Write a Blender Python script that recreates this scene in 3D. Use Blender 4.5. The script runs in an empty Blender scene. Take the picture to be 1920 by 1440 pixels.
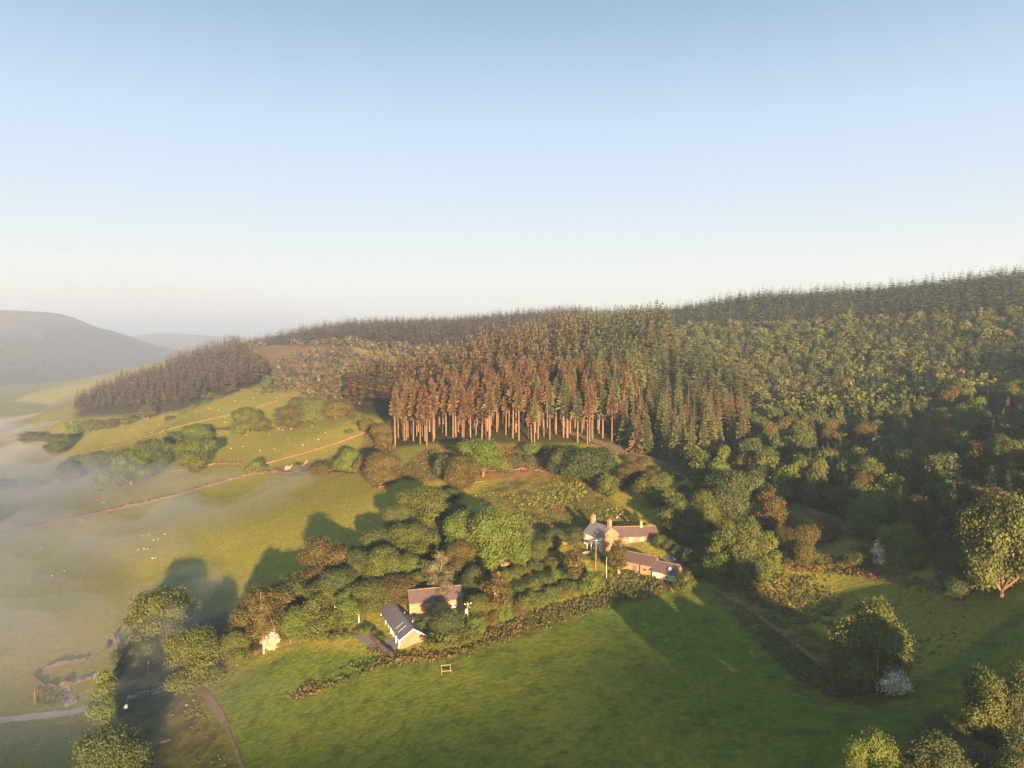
import bpy, math, random
import numpy as np

# ------------------------------------------------------------------ camera, sky, sun, exposure
SC = bpy.context.scene
COL = SC.collection
R = math.radians
F = 1356.0                      # focal length in photo pixels (1920 wide)
PITCH = R(4.2)
CZ = 110.0
CP, SP = math.cos(PITCH), math.sin(PITCH)
cam_d = bpy.data.cameras.new('camera')
cam = bpy.data.objects.new('camera', cam_d)
COL.objects.link(cam)
cam.location = (0, 0, CZ)
cam.rotation_euler = (R(90) - PITCH, 0, 0)
cam_d.sensor_width = 36.0
cam_d.lens = 36.0 * F / 1920.0
cam_d.clip_start = 1.0
cam_d.clip_end = 40000
SC.camera = cam

SUN_EL, SUN_AZ = R(7.5), R(165.0)          # azimuth clockwise from +Y
SUN_STRENGTH = 5.0
SUN_COLOR = (1.0, 0.60, 0.31)
SKY_STRENGTH = 0.05
EXPOSURE = 3.15
HAZE_DENSITY = 0.00021
HAZE_COLOR = (0.52, 0.74, 1.0)

w = bpy.data.worlds.new('World')
SC.world = w
w.use_nodes = True
nt = w.node_tree
bg = nt.nodes['Background']
sky = nt.nodes.new('ShaderNodeTexSky')
sky.sky_type = 'NISHITA'
sky.sun_disc = False
sky.sun_elevation = SUN_EL
sky.sun_rotation = SUN_AZ
sky.air_density = 1.0
sky.dust_density = 1.0
sky.ozone_density = 1.0
# the low sky is milky with mist: pale cream along the horizon, blue only high up
tcw = nt.nodes.new('ShaderNodeTexCoord')
sxyz = nt.nodes.new('ShaderNodeSeparateXYZ')
nt.links.new(tcw.outputs['Generated'], sxyz.inputs[0])
rmp = nt.nodes.new('ShaderNodeValToRGB')
SKY_STOPS = [(0.0, (.92, .89, .87)), (0.04, (.90, .875, .855)), (0.10, (.81, .83, .84)), (0.17, (.68, .78, .90)), (0.27, (.56, .70, .90)), (0.37, (.36, .52, .70)), (0.46, (.21, .355, .485)), (1.0, (.26, .40, .58))]
ee = rmp.color_ramp.elements
while len(ee) < len(SKY_STOPS): ee.new(.5)
for el_, (p_, c_) in zip(ee, SKY_STOPS):
    el_.position = p_; el_.color = (*c_, 1)
nt.links.new(sxyz.outputs['Z'], rmp.inputs[0])
sc_ = nt.nodes.new('ShaderNodeVectorMath'); sc_.operation = 'SCALE'
# the half of the sky round the rising sun is brighter and warmer
sdot = nt.nodes.new('ShaderNodeVectorMath'); sdot.operation = 'DOT_PRODUCT'
nt.links.new(tcw.outputs['Generated'], sdot.inputs[0])
sdot.inputs[1].default_value = (math.sin(SUN_AZ), math.cos(SUN_AZ), 0.15)
glow = nt.nodes.new('ShaderNodeValToRGB')
ge = glow.color_ramp.elements
ge[0].position = 0.0; ge[0].color = (1, 1, 1, 1)
ge[1].position = 1.0; ge[1].color = (3.3, 3.1, 2.75, 1)
nt.links.new(sdot.outputs['Value'], glow.inputs[0])
gmul = nt.nodes.new('ShaderNodeVectorMath'); gmul.operation = 'MULTIPLY'
nt.links.new(rmp.outputs[0], gmul.inputs[0]); nt.links.new(glow.outputs[0], gmul.inputs[1])
nt.links.new(gmul.outputs[0], sc_.inputs[0])
sc_.inputs['Scale'].default_value = 1.0 / (2 ** EXPOSURE) / SKY_STRENGTH
mxs = nt.nodes.new('ShaderNodeMix'); mxs.data_type = 'RGBA'
mxs.inputs[0].default_value = 0.93
nt.links.new(sky.outputs[0], mxs.inputs[6]); nt.links.new(sc_.outputs[0], mxs.inputs[7])
nt.links.new(mxs.outputs[2], bg.inputs[0])
bg.inputs[1].default_value = SKY_STRENGTH

sd = bpy.data.lights.new('sun', 'SUN')
sd.energy = SUN_STRENGTH
sd.angle = R(0.5)
sd.color = SUN_COLOR
so = bpy.data.objects.new('sun', sd)
COL.objects.link(so)
so.rotation_euler = (R(90) - SUN_EL, 0, math.pi - SUN_AZ)   # checked below: light travels away from the sun azimuth

SC.view_settings.view_transform = 'Standard'
SC.view_settings.look = 'None'
SC.view_settings.exposure = EXPOSURE
SC.view_settings.gamma = 1.0
SC.view_settings.use_curve_mapping = False
cy = SC.cycles
SC.render.engine = 'CYCLES'
cy.max_bounces = 4
cy.diffuse_bounces = 2
cy.glossy_bounces = 1
cy.transmission_bounces = 3
cy.transparent_max_bounces = 12
cy.volume_bounces = 0
cy.use_denoising = True
cy.denoiser = 'OPENIMAGEDENOISE'
cy.use_adaptive_sampling = False

rnd = random.Random(7)
NR = np.random.default_rng(11)

# ------------------------------------------------------------------ picture <-> place
def ray(px, py):
    xc, yc = (px - 960) / F, (720 - py) / F
    y = CP + yc * SP
    return xc / y, (yc * CP - SP) / y          # x and dz for y = 1

def project(x, y, z):
    dz = z - CZ
    fy = y * CP - dz * SP
    uy = y * SP + dz * CP
    return 960 + F * x / fy, 720 - F * uy / fy

def top_z(y, py):
    v = (720 - py) / F
    return CZ + y * (v * CP - SP) / (CP + v * SP)

# ------------------------------------------------------------------ terrain heights
CTRL = [  # pixel x, pixel y, metres ahead: points read off the photograph
 (960,1440,127),(0,1440,176),(500,1440,152),(250,1440,165),(1400,1440,117),(1920,1440,109),(1645,1305,147),(770,1215,178),
 (1130,1040,225),(1240,1085,208),(1870,1110,168),(1500,1060,212),(1700,1150,186),(1900,1250,143),(605,1100,215),
 (600,980,275),(300,1030,300),(0,1005,360),(500,885,395),(800,830,335),(1100,832,325),(960,900,288),
 (700,890,330),(365,880,440),(130,850,620),(0,850,730),(700,770,450),(450,735,640),(465,812,500),(545,803,490),
 (150,780,760),(480,722,680),(300,760,700),(0,1200,255),(150,1270,215),(300,1290,203),(550,1250,184),(960,1200,183),(1150,1160,197),
 (1300,1150,190),(1420,1180,178),(0,1330,208),(200,1100,280),(420,1150,240),(850,1060,225),(1000,1080,215),
 (900,730,470),(1150,668,560),(780,750,470),(620,700,680),(560,650,850),
 (470,652,930),(600,628,980),(760,615,1020),(900,603,1060),(1100,597,1050),
 (1280,592,820),(1400,572,780),(1550,562,740),(1700,562,650),(1900,536,600),(1250,640,640),(1200,760,390),
 (1350,740,420),(1500,740,410),(1700,720,400),(1900,745,330),(1350,860,290),(1500,900,270),(1700,950,220),(1900,960,190),
 (1300,950,250),(1500,830,320),(1750,850,290),(1150,960,258),
 (60,770,1200),(0,770,1300),(140,752,1000),(-200,1100,330),(-300,900,650),(-300,1300,240),(-400,1440,180),(2100,1440,100),(2150,1100,150),(2150,900,190),(2150,700,330),(2150,520,560),
 (250,830,580),(330,800,560),(600,870,390),
]
ANCH = [  # world anchors (x, y, z)
 (0,-150,30),(300,-150,62),(-300,-150,8),(150,-50,45),(0,40,32),(-150,40,18),(80,60,37),(-700,-150,-2),(-700,200,-8),(-1100,600,-12),(-1500,1200,-15),
 (-900,1300,-10),(-1700,-150,0),(-1700,1800,-10),(600,100,130),(1100,-150,150),(1100,700,190),(1000,1800,160),(700,300,160),(450,120,105),
 (300,1300,128),(700,1100,150),(200,1800,110),(-300,1400,98),(-600,1300,60),(-900,1800,10),(-500,1800,70),(450,900,142),
]
pts = []
for px, py, D in CTRL:
    rx, rz = ray(px, py)
    pts.append((rx * D, D, CZ + rz * D))
pts += ANCH
pts = np.array(pts, float)
XY, ZV = pts[:, :2] / 300.0, pts[:, 2]

def tps(r2):
    return 0.5 * r2 * np.log(np.maximum(r2, 1e-12))
n = len(XY)
K = tps(((XY[:, None] - XY[None]) ** 2).sum(-1)) + np.eye(n) * 0.010
P = np.c_[np.ones(n), XY]
A = np.block([[K, P], [P.T, np.zeros((3, 3))]])
sol = np.linalg.solve(A, np.r_[ZV, 0, 0, 0])
GX0, GX1, GY0, GY1, GS = -1700, 1100, -150, 1800, 5.0
gx = np.arange(GX0, GX1 + 1, GS)
gy = np.arange(GY0, GY1 + 1, GS)
GH = np.zeros((len(gy), len(gx)))
for i, yv in enumerate(gy):
    q = np.c_[gx, np.full(len(gx), yv)] / 300.0
    d2 = ((q[:, None] - XY[None]) ** 2).sum(-1)
    GH[i] = tps(d2) @ sol[:n] + sol[n] + q @ sol[n + 1:]
GXX, GYY = np.meshgrid(gx, gy)
GH = np.maximum(GH, -14 + 0 * GXX)
GH += 0.5 * np.sin(GXX / 17 + 1.3 * np.sin(GYY / 23)) * np.sin(GYY / 21 + np.sin(GXX / 31)) * np.clip((GYY + 150) / 200, 0, 1)

# unseen hill added behind the drone: its skyline (height against s, the distance across the sunlight) is shaped to shade the low ground
LX, LY = math.cos(R(15)), math.sin(R(15))
RIDGE_S = [-900, -300, -120, -60, -30, -1, 23, 44, 52, 60, 68, 77, 84, 92, 97, 103, 109, 125, 150, 200, 250, 300, 350, 420, 520, 700, 1500]
RIDGE_A = [150, 250, 262, 222, 172, 125, 115, 100, 105, 125, 150, 170, 155, 130, 82, 84, 105, 128, 122, 150, 210, 300, 350, 330, 270, 200, 160]
RIDGE_AT = 650.0

def grid_h(x, y):
    x = np.asarray(x, float); y = np.asarray(y, float)
    fx = np.clip((x - GX0) / GS, 0, len(gx) - 1.001)
    fy = np.clip((y - GY0) / GS, 0, len(gy) - 1.001)
    ix, iy = fx.astype(int), fy.astype(int)
    tx, ty = fx - ix, fy - iy
    return (GH[iy, ix] * (1 - tx) + GH[iy, ix + 1] * tx) * (1 - ty) + (GH[iy + 1, ix] * (1 - tx) + GH[iy + 1, ix + 1] * tx) * ty
_s, _a = np.array(RIDGE_S, float), np.array(RIDGE_A, float)
RIDGE_G = grid_h(_s * LX - _a * LY, _s * LY + _a * LX)

def shade_hill(x, y):
    s = x * LX + y * LY
    al = -x * LY + y * LX
    top = np.interp(s, RIDGE_S, RIDGE_G + math.tan(SUN_EL) * (_a + RIDGE_AT))
    return top, np.exp(-((al + RIDGE_AT) / 70.0) ** 2)

def hgt(x, y):
    x = np.asarray(x, float); y = np.asarray(y, float)
    h = grid_h(x, y)
    top, k = shade_hill(x, y)
    return h * (1 - k) + top * k

def hz(x, y):
    return float(hgt(x, y))

def ground(px, py):
    rx, rz = ray(px, py)
    lo = 60.0
    y = lo
    while y < 7000:
        if CZ + rz * y < hz(rx * y, y):
            break
        lo = y
        y *= 1.012
    hi = y
    for _ in range(24):
        m = 0.5 * (lo + hi)
        if CZ + rz * m < hz(rx * m, m): hi = m
        else: lo = m
    return rx * hi, hi, hz(rx * hi, hi)

def in_poly(px, py, poly):
    px = np.asarray(px); py = np.asarray(py)
    c = np.zeros(px.shape, bool)
    j = len(poly) - 1
    for i in range(len(poly)):
        xi, yi = poly[i]; xj, yj = poly[j]
        if yi != yj:
            t = ((yi > py) != (yj > py)) & (px < (xj - xi) * (py - yi) / (yj - yi) + xi)
            c ^= t
        j = i
    return c

# ------------------------------------------------------------------ object helpers
def tag(o, label=None, cat=None, group=None, kind=None):
    if label: o['label'] = label
    if cat: o['category'] = cat
    if group: o['group'] = group
    if kind: o['kind'] = kind
    return o

def empty(name, loc, rz=0.0):
    o = bpy.data.objects.new(name, None)
    COL.objects.link(o)
    o.empty_display_size = 0.5
    o.location = loc
    o.rotation_euler = (0, 0, rz)
    return o

def mesh_np(name, V, Fq, mats, tint=None, rust=None, midx=None):
    """V (n,3), Fq (m,k) equal-size faces or list of such arrays."""
    me = bpy.data.meshes.new(name)
    Fs = Fq if isinstance(Fq, list) else [Fq]
    Fs = [np.asarray(f, np.int32) for f in Fs if len(f)]
    nl = sum(f.size for f in Fs); nf = sum(len(f) for f in Fs)
    me.vertices.add(len(V)); me.loops.add(nl); me.polygons.add(nf)
    me.vertices.foreach_set('co', np.asarray(V, np.float32).ravel())
    me.loops.foreach_set('vertex_index', np.concatenate([f.ravel() for f in Fs]))
    tot = np.concatenate([np.full(len(f), f.shape[1], np.int32) for f in Fs])
    me.polygons.foreach_set('loop_start', np.r_[0, np.cumsum(tot)[:-1]].astype(np.int32))
    if midx is not None: me.polygons.foreach_set('material_index', np.asarray(midx, np.int32))
    me.update(calc_edges=True)
    for m in (mats if isinstance(mats, (list, tuple)) else [mats]): me.materials.append(m)
    for nm, arr in (('tint', tint), ('rust', rust)):
        if arr is not None:
            a = me.attributes.new(nm, 'FLOAT', 'POINT')
            a.data.foreach_set('value', np.asarray(arr, np.float32))
    return me

def link(name, me, parent=None, loc=(0, 0, 0), rz=0.0, scale=(1, 1, 1)):
    o = bpy.data.objects.new(name, me)
    COL.objects.link(o)
    o.location = loc; o.rotation_euler = (0, 0, rz); o.scale = scale
    if parent: o.parent = parent
    return o

class MB:
    def __init__(s): s.v, s.f = [], []
    def box(s, cx, cy, cz, sx, sy, sz, rz=0.0):
        b = len(s.v); c, n_ = math.cos(rz), math.sin(rz)
        for z in (-.5, .5):
            for x, y in ((-.5, -.5), (.5, -.5), (.5, .5), (-.5, .5)):
                X, Y = x * sx, y * sy
                s.v.append((cx + X * c - Y * n_, cy + X * n_ + Y * c, cz + z * sz))
        s.f += [tuple(b + i for i in q) for q in ((3, 2, 1, 0), (4, 5, 6, 7), (0, 1, 5, 4), (1, 2, 6, 5), (2, 3, 7, 6), (3, 0, 4, 7))]
        return s
    def poly_prism(s, pts2, axis_pts):      # pts2: list of 3-D ring; axis_pts: offset vector
        b = len(s.v); k = len(pts2)
        s.v += [tuple(p) for p in pts2]
        s.v += [(p[0] + axis_pts[0], p[1] + axis_pts[1], p[2] + axis_pts[2]) for p in pts2]
        s.f.append(tuple(b + i for i in range(k))[::-1]); s.f.append(tuple(b + k + i for i in range(k)))
        for i in range(k):
            j = (i + 1) % k
            s.f.append((b + i, b + j, b + k + j, b + k + i))
        return s
    def tube(s, P_, rad, n_=7):
        b = len(s.v); P_ = [np.array(p, float) for p in P_]
        for i, p in enumerate(P_):
            d = P_[min(i + 1, len(P_) - 1)] - P_[max(i - 1, 0)]
            d /= (np.linalg.norm(d) + 1e-9)
            a = np.cross(d, (0.0, 0.0, 1.0) if abs(d[2]) < .9 else (1.0, 0.0, 0.0)); a /= np.linalg.norm(a)
            c = np.cross(d, a)
            for k in range(n_):
                t = 2 * math.pi * k / n_
                s.v.append(tuple(p + rad[i] * (a * math.cos(t) + c * math.sin(t))))
        for i in range(len(P_) - 1):
            for k in range(n_):
                k2 = (k + 1) % n_
                s.f.append((b + i * n_ + k, b + i * n_ + k2, b + (i + 1) * n_ + k2, b + (i + 1) * n_ + k))
        e = b + (len(P_) - 1) * n_
        s.f.append(tuple(range(b, b + n_))[::-1]); s.f.append(tuple(range(e, e + n_)))
        return s
    def mesh(s, name, mat):
        me = bpy.data.meshes.new(name)
        me.from_pydata(s.v, [], s.f)
        me.materials.append(mat); me.update()
        return me
    def build(s, name, mat, parent=None, **k):
        return link(name, s.mesh(name, mat), parent, **k)

# ------------------------------------------------------------------ materials
def new_mat(name):
    m = bpy.data.materials.new(name)
    m.use_nodes = True
    t = m.node_tree
    b = t.nodes['Principled BSDF']
    b.inputs['Roughness'].default_value = 0.85
    b.inputs['Specular IOR Level'].default_value = 0.25
    return m, t, b

def N(t, typ, **k):
    n_ = t.nodes.new(typ)
    for a, v in k.items(): setattr(n_, a, v)
    return n_

def mixc(t, fac, a, b, blend='MIX'):
    n_ = N(t, 'ShaderNodeMix', data_type='RGBA', blend_type=blend)
    for s_, v in ((n_.inputs[0], fac), (n_.inputs[6], a), (n_.inputs[7], b)):
        if isinstance(v, (int, float)): s_.default_value = v
        elif isinstance(v, tuple): s_.default_value = (*v, 1) if len(v) == 3 else v
        else: t.links.new(v, s_)
    return n_.outputs[2]

def ramp(t, fac, stops):
    n_ = N(t, 'ShaderNodeValToRGB')
    e = n_.color_ramp.elements
    while len(e) < len(stops): e.new(0.5)
    for el, (p, c) in zip(e, stops):
        el.position = p
        el.color = (*c, 1) if isinstance(c, tuple) else (c, c, c, 1)
    t.links.new(fac, n_.inputs[0])
    return n_.outputs[0]

def noise(t, scale, detail=4, coord=None, rough=0.6):
    n_ = N(t, 'ShaderNodeTexNoise')
    n_.inputs['Scale'].default_value = scale
    n_.inputs['Detail'].default_value = detail
    n_.inputs['Roughness'].default_value = rough
    if coord is not None: t.links.new(coord, n_.inputs['Vector'])
    return n_.outputs['Fac']

def objc(t):
    return N(t, 'ShaderNodeTexCoord').outputs['Object']

def leaf_mat(name, dark, light, rusty=None, transl=0.25):
    m, t, b = new_mat(name)
    at = N(t, 'ShaderNodeAttribute', attribute_name='tint').outputs['Fac']
    c = mixc(t, at, dark, light)
    rn = N(t, 'ShaderNodeObjectInfo').outputs['Random']
    c = mixc(t, ramp(t, rn, [(0, 0.0), (1, 0.45)]), c, tuple(min(1, v * k) for v, k in zip(light, (1.08, 0.96, 0.85))))
    if rusty:
        ra = N(t, 'ShaderNodeAttribute', attribute_name='rust').outputs['Fac']
        c = mixc(t, ra, c, rusty)
    t.links.new(c, b.inputs['Base Color'])
    b.inputs['Roughness'].default_value = 0.7
    tr = N(t, 'ShaderNodeBsdfTranslucent')
    t.links.new(c, tr.inputs[0])
    mx = N(t, 'ShaderNodeMixShader')
    mx.inputs[0].default_value = transl
    t.links.new(b.outputs[0], mx.inputs[1]); t.links.new(tr.outputs[0], mx.inputs[2])
    t.links.new(mx.outputs[0], t.nodes['Material Output'].inputs[0])
    return m

def plain(name, col, var=0.25, scale=3.0, rough=0.85, bump=0.0):
    m, t, b = new_mat(name)
    f = noise(t, scale, 5, objc(t))
    c = mixc(t, ramp(t, f, [(0.3, 0.0), (0.7, 1.0)]), tuple(v * (1 - var) for v in col), tuple(min(1, v * (1 + var)) for v in col))
    t.links.new(c, b.inputs['Base Color'])
    b.inputs['Roughness'].default_value = rough
    if bump:
        bp = N(t, 'ShaderNodeBump'); bp.inputs['Strength'].default_value = bump; bp.inputs['Distance'].default_value = 0.1
        t.links.new(f, bp.inputs['Height']); t.links.new(bp.outputs[0], b.inputs['Normal'])
    return m

def stone(name, c0, c1, c2, sc=2.2):
    m, t, b = new_mat(name)
    mp = N(t, 'ShaderNodeMapping'); mp.inputs['Scale'].default_value = (1, 1, 2.2)
    t.links.new(objc(t), mp.inputs[0])
    v = N(t, 'ShaderNodeTexVoronoi'); v.inputs['Scale'].default_value = sc
    t.links.new(mp.outputs[0], v.inputs['Vector'])
    sep = N(t, 'ShaderNodeSeparateColor'); t.links.new(v.outputs['Color'], sep.inputs[0])
    c = ramp(t, sep.outputs[0], [(0.0, c0), (0.5, c1), (1.0, c2)])
    ed = N(t, 'ShaderNodeTexVoronoi', feature='DISTANCE_TO_EDGE'); ed.inputs['Scale'].default_value = sc
    t.links.new(mp.outputs[0], ed.inputs['Vector'])
    c = mixc(t, ramp(t, ed.outputs['Distance'], [(0.0, 0.55), (0.09, 0.0)]), c, tuple(v_ * .45 for v_ in c0))
    st = noise(t, 0.6, 3, objc(t))
    c = mixc(t, ramp(t, st, [(0.45, 0.0), (0.75, 0.5)]), c, tuple(v_ * .6 for v_ in c1))
    t.links.new(c, b.inputs['Base Color'])
    bp = N(t, 'ShaderNodeBump'); bp.inputs['Strength'].default_value = 0.6; bp.inputs['Distance'].default_value = 0.06
    t.links.new(ed.outputs['Distance'], bp.inputs['Height']); t.links.new(bp.outputs[0], b.inputs['Normal'])
    return m

def slate(name, c0, c1, moss):
    m, t, b = new_mat(name)
    br = N(t, 'ShaderNodeTexBrick')
    br.inputs['Scale'].default_value = 1.0
    br.inputs['Color1'].default_value = (*c0, 1); br.inputs['Color2'].default_value = (*c1, 1)
    br.inputs['Mortar'].default_value = (*[v * .5 for v in c0], 1)
    br.inputs['Brick Width'].default_value = 0.5; br.inputs['Row Height'].default_value = 0.35
    br.inputs['Mortar Size'].default_value = 0.03
    sw = N(t, 'ShaderNodeSeparateXYZ'); t.links.new(objc(t), sw.inputs[0])
    cb = N(t, 'ShaderNodeCombineXYZ'); t.links.new(sw.outputs[1], cb.inputs[0]); t.links.new(sw.outputs[2], cb.inputs[1])
    t.links.new(cb.outputs[0], br.inputs['Vector'])
    f = noise(t, 0.8, 5, objc(t))
    c = mixc(t, ramp(t, f, [(0.48, 0.0), (0.72, 0.8)]), br.outputs['Color'], moss)
    f2 = noise(t, 5, 3, objc(t))
    c = mixc(t, ramp(t, f2, [(0.35, 0.0), (0.75, 0.45)]), c, tuple(v * 1.9 for v in c1))
    t.links.new(c, b.inputs['Base Color'])
    b.inputs['Roughness'].default_value = 0.6
    return m

M = {}
M['oak'] = leaf_mat('oak_leaves', (0.023, 0.040, 0.008), (0.081, 0.105, 0.019))
M['green'] = leaf_mat('fresh_leaves', (0.027, 0.054, 0.008), (0.086, 0.130, 0.018))
M['warm'] = leaf_mat('olive_leaves', (0.026, 0.029, 0.007), (0.084, 0.074, 0.019))
M['hillside'] = leaf_mat('hillside_leaves', (.034, .046, .012), (.084, .098, .026))
M['dark'] = leaf_mat('dark_leaves', (0.015, 0.030, 0.010), (0.060, 0.085, 0.023))
M['grey'] = leaf_mat('grey_leaves', (.035, .042, .020), (.13, .135, .065))
M['spruce'] = leaf_mat('spruce_needles', (.022, .022, .009), (.112, .078, .030), transl=.12)
M['fir'] = leaf_mat('fir_needles', (.020, .034, .012), (.080, .098, .030), transl=.12)
M['larch'] = leaf_mat('larch_needles', (.032, .022, .010), (.110, .064, .026), transl=.15)
M['blossom'] = leaf_mat('blossom', (.10, .11, .05), (.66, .61, .52))
M['bracken'] = leaf_mat('bracken_fronds', (.024, .040, .009), (.068, .086, .018), rusty=(.13, .066, .030))
M['bark'] = plain('bark', (.10, .07, .048), .4, 2.5)
M['pale_bark'] = plain('pale_bark', (.115, .078, .050), .4, 1.5)
M['birch_bark'] = plain('birch_bark', (.19, .155, .12), .35, 3)
M['stone'] = stone('house_stone', (.140, .085, .052), (.195, .125, .078), (.255, .170, .112))
M['greystone'] = stone('grey_stone', (.28, .25, .22), (.38, .345, .30), (.50, .45, .39))
M['barnstone'] = stone('barn_stone', (.165, .100, .056), (.225, .142, .080), (.295, .198, .125))
M['drystone'] = stone('dry_stone', (.035, .025, .019), (.060, .042, .031), (.11, .08, .06), 1.6)
M['slate'] = slate('slate', (.075, .078, .092), (.10, .10, .115), (.05, .05, .05))
M['redslate'] = slate('rusty_slate', (.046, .034, .036), (.068, .048, .048), (.036, .032, .030))
M['wood'] = plain('weathered_wood', (.17, .125, .09), .3, 6)
M['darkwood'] = plain('dark_wood', (.10, .07, .05), .3, 6)
M['white'] = plain('white_paint', (.75, .73, .70), .06, 5, .5)
M['metal'] = plain('grey_metal', (.35, .35, .35), .1, 5, .4)
M['black'] = plain('black_paint', (.012, .012, .014), .1, 5, .35)
M['wool'] = plain('wool', (.27, .25, .21), .15, 6)
M['track'] = plain('gravel', (.22, .195, .18), .3, 1.2)
M['dull'] = leaf_mat('scrub_leaves', (.030, .033, .013), (.078, .068, .028))
M['duskspruce'] = leaf_mat('dusky_needles', (.030, .030, .014), (.088, .074, .034), transl=.12)
M['rush'] = leaf_mat('rush_blades', (.050, .070, .012), (.105, .125, .026))
M['mud'] = plain('trodden_earth', (.095, .070, .048), .35, .8)
M['tarmac'] = plain('yard_tarmac', (.085, .085, .09), .2, 1.5)
M['earthbank'] = plain('earth_bank', (.090, .056, .026), .4, .5, bump=.6)
M['rubber'] = plain('rubber', (.02, .02, .02), .1, 5)
mg, t_, b_ = new_mat('window_glass'); M['glass'] = mg
b_.inputs['Base Color'].default_value = (.03, .035, .04, 1); b_.inputs['Roughness'].default_value = .08; b_.inputs['Specular IOR Level'].default_value = .5

# ------------------------------------------------------------------ ground sheet
FLOOR = [[(735,840),(800,832),(1145,832),(1190,850),(1290,890),(1400,880),(1480,950),(1600,1010),(1750,1060),(1800,1100),(1960,1090),(2500,1000),(2500,480),(1280,560),(1100,600),(900,640),(820,720),(650,745),(640,760),(720,790)],
         [(140,785),(150,760),(230,720),(330,690),(440,650),(520,690),(500,715),(430,740),(330,772),(260,778)],
         [(455,640),(560,595),(900,580),(1280,560),(1280,600),(1000,640),(880,650),(640,650),(520,645)],
         [(560,1110),(620,1060),(700,1010),(760,930),(850,905),(870,980),(1000,1020),(1000,1060),(900,1090),(850,1080),(700,1140),(620,1190),(540,1190),(420,1250),(330,1290),(300,1200),(420,1150)],
         [(1230,1000),(1300,940),(1480,960),(1560,1010),(1500,1050),(1400,1090),(1320,1080),(1260,1040)]]
HEATH = [[(470,650),(640,645),(760,700),(700,740),(640,755),(560,735),(510,715),(500,690)],
         [(730,895),(800,838),(1060,835),(1130,870),(1040,895),(900,900),(860,890),(800,905)],
         [(690,800),(730,800),(740,860),(700,880),(640,885),(560,890),(500,880),(610,860),(690,840)],
        ]
LUSH = [[(430,1500),(360,1300),(560,1215),(800,1235),(1000,1170),(1240,1090),(1330,1100),(1500,1240),(1620,1310),(1750,1260),(1960,1100),(2300,1100),(2300,1500)]]
ROUGH = [[(880,930),(960,890),(1060,885),(1140,930),(1180,965),(1150,1000),(1010,1000),(960,960)],
         [(800,1240),(900,1195),(1000,1155),(1130,1105),(1240,1080),(1300,1090),(1250,1110),(1150,1135),(1000,1185),(900,1220)],
         [(1330,1100),(1420,1090),(1600,1240),(1660,1300),(1560,1320),(1440,1230)],
         [(220,1290),(360,1290),(420,1380),(460,1500),(200,1500)]]
ang = np.concatenate([np.arange(-180, -52, 0.8), np.arange(-52, 52, 0.22), np.arange(52, 180, 0.8)])
rad = np.concatenate([[2, 20, 40, 60], 75 * 1.0062 ** np.arange(0, 520), 75 * 1.0062 ** 520 * 1.06 ** np.arange(1, 36)])
na, nr_ = len(ang), len(rad)
AA, RR = np.meshgrid(np.radians(ang), rad)
TX, TY = RR * np.sin(AA), RR * np.cos(AA)
TZ = hgt(TX, TY)
far = np.clip((np.hypot(TX, TY) - 1900) / 1500, 0, 1)
TZ = TZ * (1 - far) + (-15) * far
TV = np.c_[TX.ravel(), TY.ravel(), TZ.ravel()]
idx = np.arange(na * nr_).reshape(nr_, na)
nxt = np.roll(idx, -1, axis=1)
TF = np.stack([idx[:-1], nxt[:-1], nxt[1:], idx[1:]], -1).reshape(-1, 4)[:, ::-1]
front = TV[:, 1] > 40
pxs = np.full(len(TV), -9999.0); pys = np.full(len(TV), -9999.0)
pxs[front], pys[front] = project(TV[front, 0], TV[front, 1], TV[front, 2])
def zone(polys):
    m_ = np.zeros(len(TV), bool)
    for p in polys: m_ |= in_poly(pxs, pys, p)
    g = m_.astype(float).reshape(nr_, na)
    for _ in range(3):
        g = (g + np.roll(g, 1, 0) + np.roll(g, -1, 0) + np.roll(g, 1, 1) + np.roll(g, -1, 1)) / 5
    return g.ravel()
gm, t, b = new_mat('ground_cover')
zc = N(t, 'ShaderNodeVertexColor', layer_name='zone')
zs = N(t, 'ShaderNodeSeparateColor'); t.links.new(zc.outputs['Color'], zs.inputs[0])
oc = objc(t)
n_big = noise(t, 0.012, 4, oc); n_mid = noise(t, 0.07, 5, oc); n_fine = noise(t, 0.7, 6, oc, .75)
n_tuft = noise(t, 0.22, 6, oc, .7)
pasture = mixc(t, ramp(t, n_mid, [(.35, 0.0), (.65, 1.0)]), (.185, .185, .030), (.230, .200, .040))
pasture = mixc(t, ramp(t, n_big, [(.4, 0.0), (.65, .7)]), pasture, (.155, .175, .036))
lush = mixc(t, ramp(t, n_mid, [(.35, 0.0), (.65, 1.0)]), (.085, .130, .018), (.125, .150, .022))
lush = mixc(t, ramp(t, n_tuft, [(.50, 0.0), (.68, .75)]), lush, (.030, .055, .014))
c = mixc(t, zs.outputs[2], pasture, lush)
rough_c = mixc(t, ramp(t, n_tuft, [(.40, 0.0), (.58, 1.0)]), (.145, .125, .030), (.050, .055, .018))
c = mixc(t, zc.outputs['Alpha'], c, rough_c)
heath = mixc(t, ramp(t, n_tuft, [(.38, 0.0), (.62, 1.0)]), (.20, .095, .045), (.085, .078, .026))
c = mixc(t, zs.outputs[1], c, heath)
floor_c = mixc(t, ramp(t, n_tuft, [(.38, 0.0), (.62, 1.0)]), (.050, .038, .020), (.035, .042, .014))
c = mixc(t, zs.outputs[0], c, floor_c)
c = mixc(t, ramp(t, n_fine, [(.32, .62), (.62, 0.0)]), c, (.035, .045, .012))
t.links.new(c, b.inputs['Base Color'])
b.inputs['Roughness'].default_value = 1.0; b.inputs['Specular IOR Level'].default_value = 0.0
bp = N(t, 'ShaderNodeBump'); bp.inputs['Strength'].default_value = 1.0; bp.inputs['Distance'].default_value = 0.9
t.links.new(n_fine, bp.inputs['Height']); t.links.new(bp.outputs[0], b.inputs['Normal'])
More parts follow.
